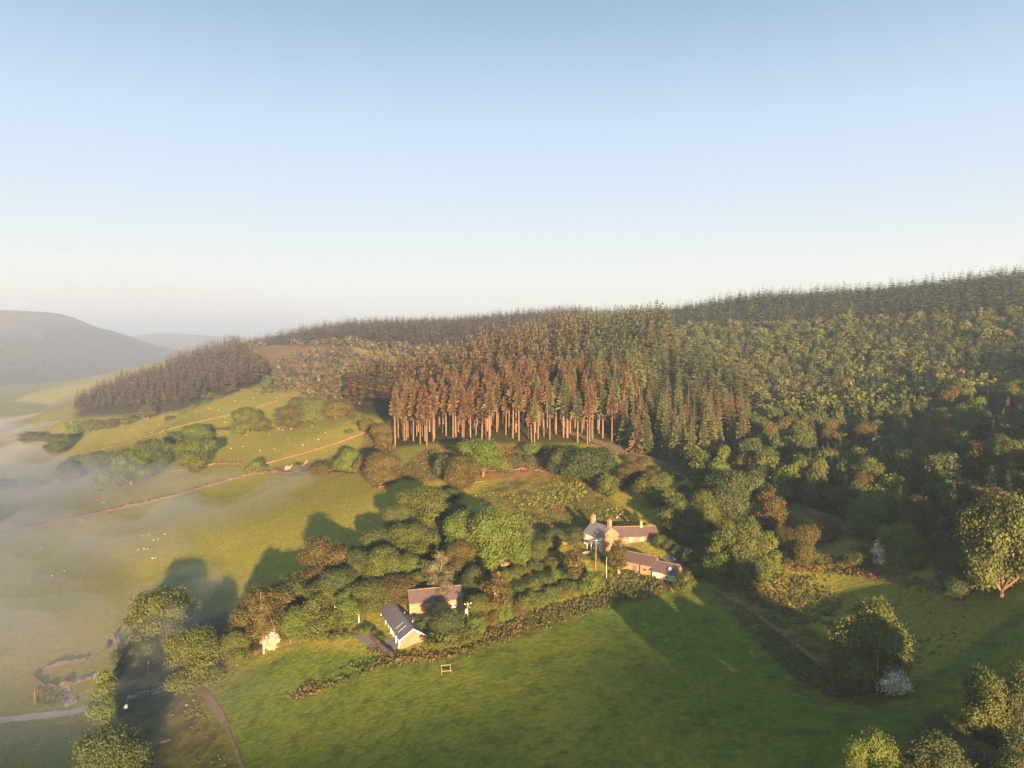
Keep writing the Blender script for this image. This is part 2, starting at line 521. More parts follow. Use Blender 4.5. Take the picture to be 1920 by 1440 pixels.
me = mesh_np('ground', TV, TF, gm)
ca = me.color_attributes.new('zone', 'FLOAT_COLOR', 'POINT')
za = np.stack([zone(FLOOR), zone(HEATH), zone(LUSH), zone(ROUGH)], -1).astype(np.float32)
ca.data.foreach_set('color', za.ravel())
me.polygons.foreach_set('use_smooth', np.ones(len(TF), bool))
tag(link('ground', me), kind='structure')

# far hills across the valley
def far_hill(name, ridge, D, depth, base, mat, nx=160, ny=26):
    rp = [(ray(px, py)[0] * D, CZ + ray(px, py)[1] * D) for px, py in ridge]
    xs = np.linspace(rp[0][0], rp[-1][0], nx)
    zr = np.interp(xs, [p[0] for p in rp], [p[1] for p in rp])
    vs = np.linspace(-1, 1, ny)
    X, Vv = np.meshgrid(xs, vs)
    Y = D + Vv * depth + 40 * np.sin(X / 170)
    prof = 0.5 + 0.5 * np.cos(np.pi * np.abs(Vv) ** 1.15)
    und = 1 + 0.10 * np.sin(X / 130 + Vv * 5) * (1 - np.abs(Vv)) * np.abs(Vv) * 4
    Z = base + (zr[None] - base) * prof * und
    V = np.c_[X.ravel(), Y.ravel(), Z.ravel()]
    ii = np.arange(nx * ny).reshape(ny, nx)
    Fq = np.stack([ii[:-1, :-1], ii[:-1, 1:], ii[1:, 1:], ii[1:, :-1]], -1).reshape(-1, 4)
    me = mesh_np(name, V, Fq, mat)
    me.polygons.foreach_set('use_smooth', np.ones(len(Fq), bool))
    tag(link(name, me), kind='structure')
    return X, Y, Z
hm, t, b = new_mat('moor_hill')
f1 = noise(t, .006, 5, objc(t))
t.links.new(mixc(t, ramp(t, f1, [(.4, 0.0), (.6, 1.0)]), (.018, .030, .022), (.062, .056, .042)), b.inputs['Base Color'])
HX, HY, HZ = far_hill('hill', [(-1400,640),(-700,560),(-300,565),(0,580),(40,584),(80,598),(120,613),(160,616),(220,634),(300,664),(400,715),(520,760)], 2400, 950, -30, hm)
far_hill('distant_hill', [(-900,600),(-300,640),(150,645),(245,634),(320,625),(380,629),(455,634),(600,640),(1000,640),(2000,630),(3500,640)], 6000, 1500, -30, hm)

# ------------------------------------------------------------------ foliage builders
def quads(rng, Cn, Nn, size, tint, aspect=1.0):
    n_ = len(Cn)
    Nn = Nn / (np.linalg.norm(Nn, axis=1, keepdims=True) + 1e-9)
    r_ = rng.normal(size=(n_, 3))
    a = np.cross(Nn, r_); a /= np.linalg.norm(a, axis=1, keepdims=True) + 1e-9
    b_ = np.cross(Nn, a)
    s_ = (size * np.ones(n_))[:, None] * 0.5
    V = np.empty((n_, 4, 3))
    for k, (i, j) in enumerate(((-1, -1), (1, -1), (1, 1), (-1, 1))):
        V[:, k] = Cn + a * s_ * i * rng.uniform(.5, 1.25, (n_, 1)) * aspect + b_ * s_ * j * rng.uniform(.5, 1.25, (n_, 1))
    return V.reshape(-1, 3), np.arange(n_ * 4).reshape(-1, 4), np.repeat(tint, 4)

def lobes_for(rng, H, Rr, base, shape):
    L = []
    zc, hh = H * (base + 1) / 2, H * (1 - base) / 2
    if shape == 'round':
        for i in range(rng.integers(9, 14)):
            d = rng.normal(size=3); d /= np.linalg.norm(d)
            k = rng.uniform(.45, .82)
            L.append((d[0] * Rr * k, d[1] * Rr * k, zc + d[2] * hh * k * .95, Rr * rng.uniform(.20, .46)))
        L.append((0, 0, zc + hh * .35, Rr * .55)); L.append((0, 0, zc - hh * .2, Rr * .6))
    elif shape == 'tall':
        for i in range(13):
            f = (i + .5) / 13
            r0 = Rr * (1.05 - .8 * f ** 1.6) * (.55 + .9 * min(1, f * 3) * .5)
            a = rng.uniform(0, 6.28); k = r0 * rng.uniform(.3, .6)
            L.append((math.cos(a) * k, math.sin(a) * k, H * (base + (1 - base) * f * .93), r0 * rng.uniform(.45, .65)))
    else:   # spreading, with layers of boughs
        for i in range(15):
            a = i * 2.4 + rng.uniform(-.4, .4); k = Rr * rng.uniform(.35, .75)
            L.append((math.cos(a) * k, math.sin(a) * k, zc + hh * rng.uniform(-.65, .6), Rr * rng.uniform(.22, .36)))
        L.append((0, 0, zc + hh * .45, Rr * .5))
    return L

def broadleaf(seed, H, Rr, clumps, per, leaf, base=.2, shape='round', fill=0.85):
    rng = np.random.default_rng(seed)
    L = np.array(lobes_for(rng, H, Rr, base, shape))
    p = L[:, 3] ** 2; p /= p.sum()
    Cc, Dd = [], []
    tries = 0
    while len(Cc) < clumps and tries < clumps * 8:
        tries += 1
        i = rng.choice(len(L), p=p)
        d = rng.normal(size=3); d[2] += .25; d /= np.linalg.norm(d)
        q = L[i, :3] + d * L[i, 3] * rng.uniform(.70, 1.16) * np.array([1, 1, .85])
        dd = np.linalg.norm(q - L[:, :3], axis=1) / L[:, 3]
        dd[i] = 9
        if dd.min() < .72 or q[2] < H * base * .55: continue
        Cc.append(q); Dd.append(d)
    Cc, Dd = np.array(Cc), np.array(Dd)
    ct = rng.normal(.48, .27, len(Cc))
    C = np.repeat(Cc, per, 0) + rng.normal(size=(len(Cc) * per, 3)) * np.array([1, 1, .7]) * (Rr * .075 + leaf * .35)
    Nn = np.repeat(Dd, per, 0) * .8 + rng.normal(size=C.shape) * .40 + np.array([0, 0, .25])
    tint = np.clip(np.repeat(ct, per) + rng.normal(0, .10, len(C)), 0, 1)
    V, Fq, tt = quads(rng, C, Nn, leaf * rng.uniform(.7, 1.3, len(C)), tint)
    wood = MB()
    fork = H * (base + .12)
    tr = H * .020 + .06
    lean = rng.normal(size=2) * .25
    wood.tube([(0, 0, -1.2), (0, 0, .4), (lean[0] * .5, lean[1] * .5, fork * .6), (lean[0], lean[1], fork)], [tr * 1.5, tr * 1.25, tr, tr * .85], 8)
    for i in rng.permutation(len(L))[:9]:
        e = L[i, :3] + rng.normal(size=3) * .2
        m_ = np.array([lean[0], lean[1], fork]) * .5 + e * .5 + np.array([0, 0, -.06 * H]) * rng.uniform(-.3, 1)
        wood.tube([(lean[0], lean[1], fork * rng.uniform(.75, 1)), m_, e, e + (e - m_) * .08], [tr * .6, tr * .4, tr * .2, tr * .05], 5)
    return V, Fq, tt, wood

def conifer(seed, H, Rr, cb, nw, nb, seg, droop=.28, ragged=.3, power=.85):
    rng = np.random.default_rng(seed)
    Cn, Nn, S, T = [], [], [], []
    z0 = H * cb
    Vs, Ts = [], []
    for wi in range(nw):
        t = (wi + rng.uniform(-.3, .3)) / nw
        t = min(max(t, 0), .985)
        z = z0 + (H - z0) * t
        L = Rr * (1 - t) ** power + .25
        if cb > .1 and t < .30: L *= .40 + 2.0 * t
        ct = rng.normal(.45, .14)
        for k in range(nb):
            a = 2 * math.pi * (k + rng.uniform(-.35, .35)) / nb + wi * 1.3
            l = L * rng.uniform(1 - ragged * 1.3, 1 + ragged * .55)
            if rng.random() < .10 * (1 + ragged) + (.35 if cb > .1 and t < .25 else 0): continue
            ca, sa = math.cos(a), math.sin(a)
            wdt = max(.28, l * (.42 if seg > 1 else .95)) * rng.uniform(.7, 1.2)
            for s_ in range(seg):
                r0, r1 = l * s_ / seg, l * (s_ + 1.08) / seg
                zz0 = z - droop * l * (r0 / l) ** 1.2; zz1 = z - droop * l * (min(1, r1 / l)) ** 1.6 + (.05 * l if s_ == seg - 1 else 0)
                w0 = wdt * (.45 if s_ == 0 else 1); w1 = wdt * (.35 if s_ == seg - 1 else 1.05)
                if seg == 1: w0, w1 = wdt * .55, wdt * .8
                tw = rng.uniform(-.55, .55)
                dz = math.sin(tw)
                px_, py_ = -sa, ca
                Vs.append([(ca * r0 - px_ * w0 / 2, sa * r0 - py_ * w0 / 2, zz0 - dz * w0 / 2),
                           (ca * r0 + px_ * w0 / 2, sa * r0 + py_ * w0 / 2, zz0 + dz * w0 / 2),
                           (ca * r1 + px_ * w1 / 2, sa * r1 + py_ * w1 / 2, zz1 + dz * w1 / 2),
                           (ca * r1 - px_ * w1 / 2, sa * r1 - py_ * w1 / 2, zz1 - dz * w1 / 2)])
                Ts.append(ct + rng.normal(0, .15) + .12 * (s_ + 1) / seg)
                if seg > 1 and s_ > 0:      # a hanging spray under the bough
                    hz_ = wdt * rng.uniform(.35, .8)
                    Vs.append([(ca * r0, sa * r0, zz0), (ca * r1, sa * r1, zz1), (ca * r1 * .98, sa * r1 * .98, zz1 - hz_ * .7), (ca * r0, sa * r0, zz0 - hz_)])
                    Ts.append(ct - .12 + rng.normal(0, .12))
    for k in range(3):                       # leader shoot
        a = k * 2.1
        Vs.append([(0, 0, H * .93), (.22 * math.cos(a), .22 * math.sin(a), H * .95), (0, 0, H * 1.01), (-.2 * math.cos(a), -.2 * math.sin(a), H * .95)]); Ts.append(.5)
    V = np.array(Vs).reshape(-1, 3)
    return V, np.arange(len(V)).reshape(-1, 4), np.repeat(np.clip(Ts, 0, 1), 4)

def trunk_mb(H, r0, lean=0, bare=True, seed=0):
    rng = random.Random(seed)
    m_ = MB()
    m_.tube([(0, 0, -1.5), (0, 0, .3), (lean * .4, 0, H * .45), (lean, 0, H * .97)], [r0 * 1.25, r0, r0 * .72, r0 * .06], 7)
    if bare:
        for i in range(10):
            z = H * rng.uniform(.12, .5); a = rng.uniform(0, 6.28); l = rng.uniform(.5, 1.5)
            m_.tube([(lean * z / H * .9, 0, z), (math.cos(a) * l, math.sin(a) * l, z + .05 * l)], [.05, .02], 3)
    return m_

# libraries: name -> list of (crown mesh, trunk mesh, nominal height, nominal radius)
LIB = {}
def lib_broad(key, seeds, H, Rr, clumps, per, leaf, base, shape, wood='bark'):
    out = []
    for s_ in seeds:
        V, Fq, tt, wd = broadleaf(s_, H, Rr, clumps, per, leaf, base, shape)
        zt = V[:, 2].max(); rr = np.percentile(np.hypot(V[:, 0], V[:, 1]), 97)
        out.append((mesh_np('crown', V, Fq, M['oak'], tt), wd.mesh('trunk', M[wood]), zt, rr))
    LIB[key] = out
lib_broad('round_hi', (1, 2, 3), 14, 6.5, 1300, 20, .28, .03, 'round')
lib_broad('spread_hi', (4, 5, 6), 15, 7.0, 1250, 20, .28, .05, 'spread')
lib_broad('tall_hi', (7, 8, 9), 14, 4.0, 750, 14, .27, .06, 'tall')
lib_broad('birch', (10, 11), 12, 3.0, 380, 10, .25, .18, 'tall', 'birch_bark')
lib_broad('round_lo', (12, 13, 14, 15), 10, 4.2, 480, 12, .33, .05, 'round')
lib_broad('tall_lo', (16, 17), 11, 3.2, 420, 12, .32, .03, 'tall')
lib_broad('bush', (18, 19, 20), 3.2, 2.4, 420, 10, .17, .02, 'round')
lib_broad('huge', (41, 42, 43), 17, 9.0, 1800, 20, .34, -.08, 'spread')
LIB['spruce'] = []
for s_ in range(6):
    Vv, Ff, tt = conifer(100 + s_, 29, 3.0, (.45, .38, .51, .34, .43, .54)[s_], 28, 8, 3, .32, .35, .7)
    LIB['spruce'].append((mesh_np('crown', Vv, Ff, M['spruce'], tt), trunk_mb(29, .30, (.4, -.3, .1, .6, 0, -.5)[s_], True, s_).mesh('trunk', M['pale_bark']), 29.2, 3.0))
LIB['fullspruce'] = []
for s_ in range(4):
    Vv, Ff, tt = conifer(120 + s_, 24, 4.0, (.06, .1, .04, .08)[s_], 26, 9, 3, .30, .3, .9)
    LIB['fullspruce'].append((mesh_np('crown', Vv, Ff, M['spruce'], tt), trunk_mb(24, .3, 0, False).mesh('trunk', M['bark']), 24.2, 4.0))
LIB['fir'] = []
for s_ in range(4):
    Vv, Ff, tt = conifer(140 + s_, 12, 2.9, .03, 18, 8, 3, .12, .28, .95)
    LIB['fir'].append((mesh_np('crown', Vv, Ff, M['fir'], tt), trunk_mb(12, .16, 0, False).mesh('trunk', M['bark']), 12.1, 2.9))

def plant(key, var, x, y, h, wid, mat=None, name='broadleaf_tree', label='', cat='tree', group=None, wood=None, sink=0.0, rz=None):
    L = LIB[key]
    cm, tm, H0, R0 = L[var % len(L)]
    r_ = empty(name, (x, y, hz(x, y) - sink), rnd.uniform(0, 6.28) if rz is None else rz)
    sxy = wid / (2 * R0); sz = h / H0
    tag(r_, label, cat, group)
    c_ = link('crown', cm, r_, (0, 0, -.06 * h if key[:4] in ('roun', 'spre', 'huge', 'tall') else 0), scale=(sxy, sxy, sz * (1.06 if key[:4] in ('roun', 'spre', 'huge', 'tall') else 1)))
    if mat:
        c_.material_slots[0].link = 'OBJECT'; c_.material_slots[0].material = M[mat]
    t__ = link('trunk', tm, r_, scale=(sxy, sxy, sz))
    if wood:
        t__.material_slots[0].link = 'OBJECT'; t__.material_slots[0].material = M[wood]
    return r_

TAKEN = []
NB = 0
def tree_px(px, by, ty, wpx, key, mat, label, group=None, name='broadleaf_tree', cat='tree', wood=None, var=None):
    global NB
    x, y, z = ground(px, by)
    h = max(1.0, top_z(y, ty) - z)
    wd = wpx / F * y / 0.985
    TAKEN.append((x, y, wd * .42))
    v_ = var if var is not None else rnd.randrange(6)
    NB += 1
    return plant(key, v_, x, y, h, wd, mat, name, label, cat, group, wood)

RH, SH, TH = 'round_hi', 'spread_hi', 'tall_hi'
T = [
 # upper fields on the left
 (465,812,760,66,RH,'oak','large round tree on the hedge line of the upper pasture, left of the leaning tree'),
 (546,805,757,60,SH,'warm','leaning tree with a pale forked trunk at the corner of the upper pasture'),
 (366,882,818,76,RH,'oak','isolated round tree on the sunny pasture casting its shadow to the right'),
 (288,890,818,66,RH,'dark','tall dark two-humped tree beside the tree with the pale trunk'),
 (246,908,842,76,SH,'green','open pale-trunked tree standing before the tall dark tree on the lower pasture'),
 (198,918,878,56,'bush','green','low bushy tree at the left foot of the pale-trunked tree'),
 (185,892,843,56,RH,'dark','dark tree left of the pale-trunked tree on the field edge'),
 (152,890,850,44,RH,'oak','middle-sized tree between the dark tree and the mist on the field edge'),
 (126,906,863,46,RH,'dark','small dark tree at the edge of the mist on the field hedge'),
 (372,832,792,56,RH,'green','dark green tree leaning right behind the isolated round tree'),
 (330,842,806,40,'bush','dark','low dark thicket on the hedge behind the isolated round tree'),
 (108,852,810,44,RH,'dark','dark round tree standing above the thick white mist'),
 (66,828,808,56,'bush','dark','dark hedge clump above the mist at the far end of the pastures'),
 (480,888,858,42,'bush','oak','round bush beside the gap in the stone wall'),
 (277,786,757,42,'round_lo','warm','small pale tree under the edge of the far plantation'),
 (140,818,785,40,'bush','green','green thicket on the hedge above the dark round tree'),
 (176,808,785,46,'bush','oak','hedge bush halfway along the top pasture hedge'),
 (206,802,784,50,'bush','warm','wide hedge bush below the far plantation'),
 (240,795,776,40,'bush','oak','small hedge bush next to the pale tree under the plantation'),
 (560,782,741,48,RH,'dark','dark green tree at the left end of the thicket above the sunny pasture'),
 (592,792,741,60,RH,'oak','broad tree in the middle of the thicket above the sunny pasture'),
 (630,785,746,54,RH,'warm','brownish tree at the right end of the thicket above the sunny pasture'),
 (500,737,702,28,'tall_lo','dark','narrow dark tree beside the far plantation corner'),
 (428,733,716,24,'round_lo','warm','small round tree at the top edge of the far plantation fields'),
 (390,746,734,30,'bush','oak','bush on the fence under the far plantation, nearest the small round tree'),
 (655,887,838,48,RH,'green','green tree left of the large rounded tree by the scrub bank'),
 (682,888,850,44,'bush','warm','brown bush between the green tree and the large rounded tree'),
 (713,912,843,72,RH,'warm','large rounded brown tree at the corner of the golden field'),
 (606,888,865,56,'bush','warm','wide low bush right of the ruined barn'),
 (556,886,868,24,'bush','oak','tiny bush at the left wall of the ruined barn'),
 (690,812,782,40,'round_lo','warm','scrubby tree at the foot of the bare slope by the plantation edge'),
 (720,835,790,50,RH,'warm','scrubby brown tree in front of the left plantation trunks'),
 (12,918,896,50,'bush','dark','dark hedge bush in mist at the end of the lower pasture'),
 (62,915,897,56,'bush','oak','faint hedge bush in the mist beside the lower pasture'),
 (655,812,803,20,'bush','oak','tiny round bush on the path across the pasture'),
 # between the fields and the plantation
 (866,910,850,80,RH,'warm','rounded brown tree at the top corner of the rough field'),
 (906,893,820,88,SH,'green','tall green tree right behind the rounded brown tree at the rough field'),
 (832,893,850,50,'bush','dark','dark shaded bush left of the rounded brown tree'),
 (1100,903,832,105,RH,'dark','big dark green tree above the right end of the rough field'),
 (1058,893,838,60,RH,'oak','dark tree left of the big dark green tree above the rough field'),
 (1180,912,862,72,SH,'warm','twisted brown-branched tree above the farmhouse field'),
 (1140,930,885,50,'bush','oak','bush under the twisted tree at the rough field corner'),
 (1230,948,885,76,RH,'oak','round tree on the slope above the farmhouse, right of the twisted tree'),
 (1000,852,828,44,'bush','green','green bush under the bare trunks in the middle of the plantation front'),
 (1040,868,836,60,'bush','dark','dark shaded bush left of the big dark green tree'),
 (945,880,850,50,'bush','warm','brown scrub right of the tall green tree'),
 (1190,975,955,26,'fir','fir','small pointed conifer behind the farmhouse chimneys'),
 # belt of trees by the golden field
 (605,1098,1003,108,SH,'warm','big warm-brown tree in full sun at the edge of the misty field'),
 (652,1075,1018,60,RH,'warm','smaller brown tree right behind the big warm-brown tree'),
 (800,1005,908,108,SH,'oak','tall tree with a visible pale trunk at the top of the tree belt'),
 (752,1012,940,72,RH,'dark','dark tree left of the tall tree with the visible trunk'),
 (712,1050,985,70,RH,'dark','dark tree on the shaded field edge in the belt'),
 (780,1050,978,96,RH,'oak','broad tree below the tall tree with the visible trunk'),
 (720,1098,1020,84,RH,'oak','dome-shaped olive tree in the middle of the belt'),
 (766,1085,1035,56,RH,'green','green tree right of the dome-shaped olive tree'),
 (675,1098,1030,60,RH,'dark','deeply shaded tree between the warm-brown and the dome-shaped tree'),
 (925,1066,945,120,RH,'green','large bright green tree in the middle of the farm woods'),
 (872,1050,952,84,RH,'green','bright green tree left of the large bright green one'),
 (972,1062,985,66,RH,'green','bright green tree at the right end of the bright clump'),
 (866,1080,1010,58,RH,'warm','brown tree in front of the bright green clump'),
 (826,1108,1030,60,TH,'grey','pale blue-green conical tree behind the cottage barn'),
 (795,1104,1048,46,TH,'oak','slim tree left of the pale conical tree'),
 (702,1140,1085,84,RH,'oak','spreading low tree behind the slate-roofed cottage'),
 (752,1130,1077,80,RH,'warm','olive tree between the two barns and the dome-shaped tree'),
 (640,1135,1062,70,RH,'dark','dark tree under the big warm-brown tree'),
 (610,1150,1085,70,RH,'oak','shaded tree left of the pale post by the cottage garden'),
 (648,1168,1102,56,TH,'green','upright green tree next to the pale post'),
 (594,1192,1112,76,TH,'oak','conical sunny tree behind the fenced paddock'),
 (558,1198,1132,62,RH,'green','rounded green tree left of the conical sunny tree'),
 (545,1140,1075,100,RH,'oak','wide brown-green tree between the misty field and the belt'),
 (490,1205,1097,112,SH,'warm','big warm tree at the paddock corner behind the blossom bush'),
 (468,1195,1130,70,RH,'dark','dark tree under the big warm paddock tree'),
 (520,1190,1140,56,RH,'dark','dark tree right of the blossom bush'),
 (445,1248,1180,54,RH,'oak','slim tree at the fence next to the big lower tree'),
 (415,1220,1170,60,RH,'dark','dark tree in the gap left of the slim fence tree'),
 (300,1212,1106,124,SH,'oak','big oak at the edge of the mist, highest on the left'),
 (372,1288,1172,116,SH,'oak','big low-branched tree above the start of the earth path'),
 (243,1272,1208,60,RH,'dark','dim tree in the mist behind the thin-trunked tree'),
 (270,1250,1195,50,RH,'dark','dim dark tree under the big oak in the mist'),
 (202,1358,1254,74,TH,'green','thin-trunked sunlit tree standing in the mist beside the lane'),
 (215,1478,1360,136,'huge','dark','large dark tree at the bottom edge below the lane'),
 # around the barns
 (840,1205,1140,66,RH,'dark','dark bushy tree right of the slate-roofed cottage'),
 (842,1212,1172,92,'bush','oak','broad shrub between the cottage gable and the transformer pole'),
 (836,1130,1078,44,TH,'grey','feathery tree growing before the red-roofed barn'),
 (815,1140,1110,36,'bush','warm','flowering shrub against the red-roofed barn'),
 (892,1168,1112,50,RH,'oak','tree behind the transformer pole'),
 (890,1120,1060,50,RH,'dark','dark tree behind the right end of the red-roofed barn'),
 (1285,1108,1068,44,'bush','oak','dense round bush at the corner of the lower outbuilding'),
 (1110,1112,1068,54,'bush','green','round garden tree left of the white garden pole'),
 (1075,1020,988,50,RH,'dark','dark tree left of the farmhouse front'),
 (1040,1025,990,50,RH,'dark','dark tree above the log pile'),
 (1010,1050,1010,50,RH,'oak','shaded tree between the log pile and the bright clump'),
 # wood right of the farmhouse
 (1265,1000,918,72,TH,'oak','tall tree right behind the farmhouse wing'),
 (1290,1010,960,66,RH,'dark','dark tree beside the farmhouse wing end'),
 (1346,1092,990,56,TH,'green','upright bright tree right of the parked car'),
 (1396,1095,962,92,SH,'oak','tall broad tree beside the upright bright tree'),
 (1443,1085,992,48,TH,'green','slender pale tree left of the little brick hut'),
 (1505,1062,980,62,RH,'warm','round brownish tree right above the brick hut'),
 (1442,985,908,62,TH,'warm','tall brownish tree behind the broad tree'),
 (1375,970,878,105,RH,'dark','large shaded tree at the edge of the woodland above the farm'),
 (1320,985,915,66,RH,'oak','olive tree between the farmhouse wing and the large shaded tree'),
 (1550,1015,962,50,RH,'warm','small brownish tree near the forest track'),
 (1625,1005,918,70,RH,'green','light green tree beyond the forest track'),
 (1690,1065,978,82,SH,'green','green spreading tree behind the flowering hawthorn'),
 (1612,1062,1022,60,RH,'oak','low tree left of the flowering hawthorn'),
 (1878,1118,908,145,'huge','oak','huge with bare pale boughs at the right edge of the meadow'),
 (1790,1120,1050,70,RH,'dark','dark tree left of the huge tree with bare boughs'),
 # foreground right
 (1630,1292,1116,134,'huge','oak','big dark tree with exposed pale boughs in the meadow hedge'),
 (1590,1285,1205,80,RH,'dark','black-green undertree at the left of the big meadow tree'),
 (1852,1400,1254,106,RH,'oak','olive tree near the right corner, crown catching the sun'),
 (1780,1410,1345,110,RH,'dark','dark tree left of the sunlit olive tree in the corner'),
 (1912,1400,1234,80,RH,'dark','dark tree at the right edge of the picture above the corner'),
 (1636,1480,1364,100,SH,'green','yellow-green tree at the bottom edge, furthest left of the corner trees'),
 (1752,1490,1370,128,RH,'dark','broad olive tree at the bottom edge of the corner'),
 (1900,1500,1405,110,RH,'dark','low tree in the very bottom right corner'),
 (1830,1460,1390,90,RH,'dark','black-green tree between the corner trees'),
]
for px, by, ty, wpx, key, mat, lab in T:
    nm = 'broadleaf_tree'; ct_ = 'tree'
    if key == 'bush': nm, ct_ = 'shrub', 'shrub'
    if key == 'fir': nm = 'fir_tree'
    tree_px(px, by, ty, wpx, key, mat, lab, name=nm, cat=ct_, wood='pale_bark' if ('pale' in lab or key == 'huge') else None)
for px, by, ty, wpx, lab in [(930,1160,1068,60,'silver birch with a white trunk on the garden hedge left of the long hedge'),
    (1080,1095,1018,42,'small birch left of the two garden poles'), (1160,1076,1004,44,'airy birch in front of the farmhouse gable'),
    (495,1225,1105,36,'yellowish birch left of the blossom bush')]:
    tree_px(px, by, ty, wpx, 'birch', 'warm', lab, name='birch_tree')
for px, by, ty, wpx, lab in [(510,1217,1175,34,'white-flowering hawthorn by the paddock fence'),
    (1676,1303,1243,62,'white-flowering hawthorn bush next to the meadow power pole'),
    (1655,1058,1002,46,'flowering hawthorn at the wood edge above the bracken fence')]:
    tree_px(px, by, ty, wpx, 'bush', 'blossom', lab, name='hawthorn_tree')

# hedges and garden shrubs
def along(poly, step):
    W = [ground(*p) for p in poly]
    out = []
    for a_, b_2 in zip(W[:-1], W[1:]):
        d = math.hypot(b_2[0] - a_[0], b_2[1] - a_[1]); k = max(1, int(round(d / step)))
        for i in range(k):
            f_ = i / k
            out.append((a_[0] + (b_2[0] - a_[0]) * f_, a_[1] + (b_2[1] - a_[1]) * f_))
    out.append(W[-1][:2])
    return out
def shrub_row(poly, step, h, wd, mats, label, group, jit=.5):
    for x, y in along(poly, step):
        plant('bush', rnd.randrange(3), x + rnd.uniform(-jit, jit), y + rnd.uniform(-jit, jit), h * rnd.uniform(.7, 1.25), wd * rnd.uniform(.8, 1.25), rnd.choice(mats), 'shrub', label, 'shrub', group, sink=.2)
shrub_row([(878,1200),(905,1182),(940,1163),(985,1143),(1030,1126),(1075,1108)], 3.0, 4.6, 5.2, ['green', 'oak', 'warm'], 'bushy shrub in the long garden hedge above the bracken bank', 'garden hedge shrubs above the bracken bank')
shrub_row([(890,1172),(930,1140),(980,1118),(1040,1095),(1090,1080)], 4.2, 4.5, 5.0, ['green', 'dark', 'oak'], 'shrub in the garden between the cottage and the farmhouse', 'garden shrubs below the farmhouse')
shrub_row([(900,1105),(950,1090),(1000,1070),(1050,1060)], 5.0, 4.0, 5.5, ['dark', 'oak'], 'dark shrub in the shaded garden under the bright green clump', 'dark garden shrubs')
shrub_row([(1060,1050),(1090,1045),(1120,1050),(1150,1062)], 3.5, 2.6, 3.6, ['dark', 'oak'], 'low shrub in front of the farmhouse', 'low shrubs in front of the farmhouse')
shrub_row([(1310,1080),(1290,1060),(1255,1030),(1235,1025)], 4.5, 4.5, 5.5, ['dark', 'oak'], 'dark shrub around the yard with the parked car', 'dark shrubs round the upper yard')
shrub_row([(620,1200),(650,1196),(680,1188)], 2.4, 1.8, 2.6, ['green', 'oak'], 'low garden shrub on the paddock side of the cottage', 'low shrubs by the cottage paddock')
shrub_row([(1475,1058),(1530,1052),(1580,1055)], 4.0, 3.0, 4.5, ['oak', 'warm'], 'shrub behind the bracken fence', 'shrubs behind the bracken fence')
shrub_row([(790,1180),(780,1168)], 2.5, 2.4, 3.4, ['oak', 'dark'], 'small shrub at the red-roofed barn', 'small shrubs by the red-roofed barn')
shrub_row([(690,1188),(712,1200)], 3.0, 2.2, 3.0, ['warm', 'green'], 'clipped shrub on the cottage terrace', 'clipped shrubs on the cottage terrace', .2)
shrub_row([(110,820),(85,826),(45,832)], 9.0, 5.0, 9.0, ['dark', 'oak'], 'far hedge shrub at the lower end of the top pasture', 'far hedge shrubs')
shrub_row([(318,788),(345,775),(365,765),(410,748)], 10.0, 4.5, 9.0, ['oak', 'warm', 'green'], 'hedge shrub along the foot of the far plantation', 'hedge shrubs under the far plantation')
shrub_row([(400,806),(440,806),(500,808)], 8.0, 2.6, 7.0, ['oak', 'warm'], 'low hedge shrub between the two pasture trees', 'low hedge shrubs between the pasture trees')

# ------------------------------------------------------------------ woods
def scatter(step, polys, ymin, ymax, jit=.42, keep=1.0, seed=0):
    rng = np.random.default_rng(seed)
    xs = np.arange(-1100, 900, step); ys = np.arange(ymin, ymax, step)
    X, Y = np.meshgrid(xs, ys)
    X = X + rng.uniform(-jit, jit, X.shape) * step; Y = Y + rng.uniform(-jit, jit, Y.shape) * step
    X, Y = X.ravel(), Y.ravel()
    m_ = np.abs(X) < Y * .80 + 20
    X, Y = X[m_], Y[m_]
    Z = hgt(X, Y)
    px, py = project(X, Y, Z)
    ok = np.zeros(len(X), bool)
    for p in polys: ok |= in_poly(px, py, p)
    ok &= rng.random(len(X)) < keep
    tk = np.array(TAKEN)
    for i in np.nonzero(ok)[0]:
        if ((tk[:, 0] - X[i]) ** 2 + (tk[:, 1] - Y[i]) ** 2 < (tk[:, 2] + step * .2) ** 2).any(): ok[i] = False
    return X[ok], Y[ok], Z[ok], px[ok], py[ok]

def low_conifer(seed, H, Rr, cb=.05, nw=8, nb=6):
    V, Fq, t_2 = conifer(seed, H * 20, Rr * 20, cb, nw, nb, 1, .30, .3, .85)
    return V / 20, Fq, t_2
def low_broad(seed, H, Rr, n_=26, per=3, leaf=1.5, shape='round'):
    V, Fq, t_2, _ = broadleaf(seed, H, Rr, n_, per, leaf, .03, shape)
    return V, Fq, t_2
PROTO = {
 'spruce': [low_conifer(200 + i, 1.0, .115, .30, 16, 7) for i in range(4)],
 'ridge': [low_conifer(210 + i, 1.0, .16, .05, 9, 6) for i in range(4)],
 'cone': [low_conifer(220 + i, 1.0, .20, .02, 5, 5) for i in range(3)],
 'broad': [low_broad(230 + i, 10, 4.6, 60, 4, .92, 'round' if i % 3 else 'tall') for i in range(8)],
 'farbroad': [low_broad(240 + i, 10, 4.8, 16, 3, 2.3) for i in range(4)],
}
for k_ in ('broad', 'farbroad'): PROTO[k_] = [(V / 10.0, Fq, t_2) for V, Fq, t_2 in PROTO[k_]]

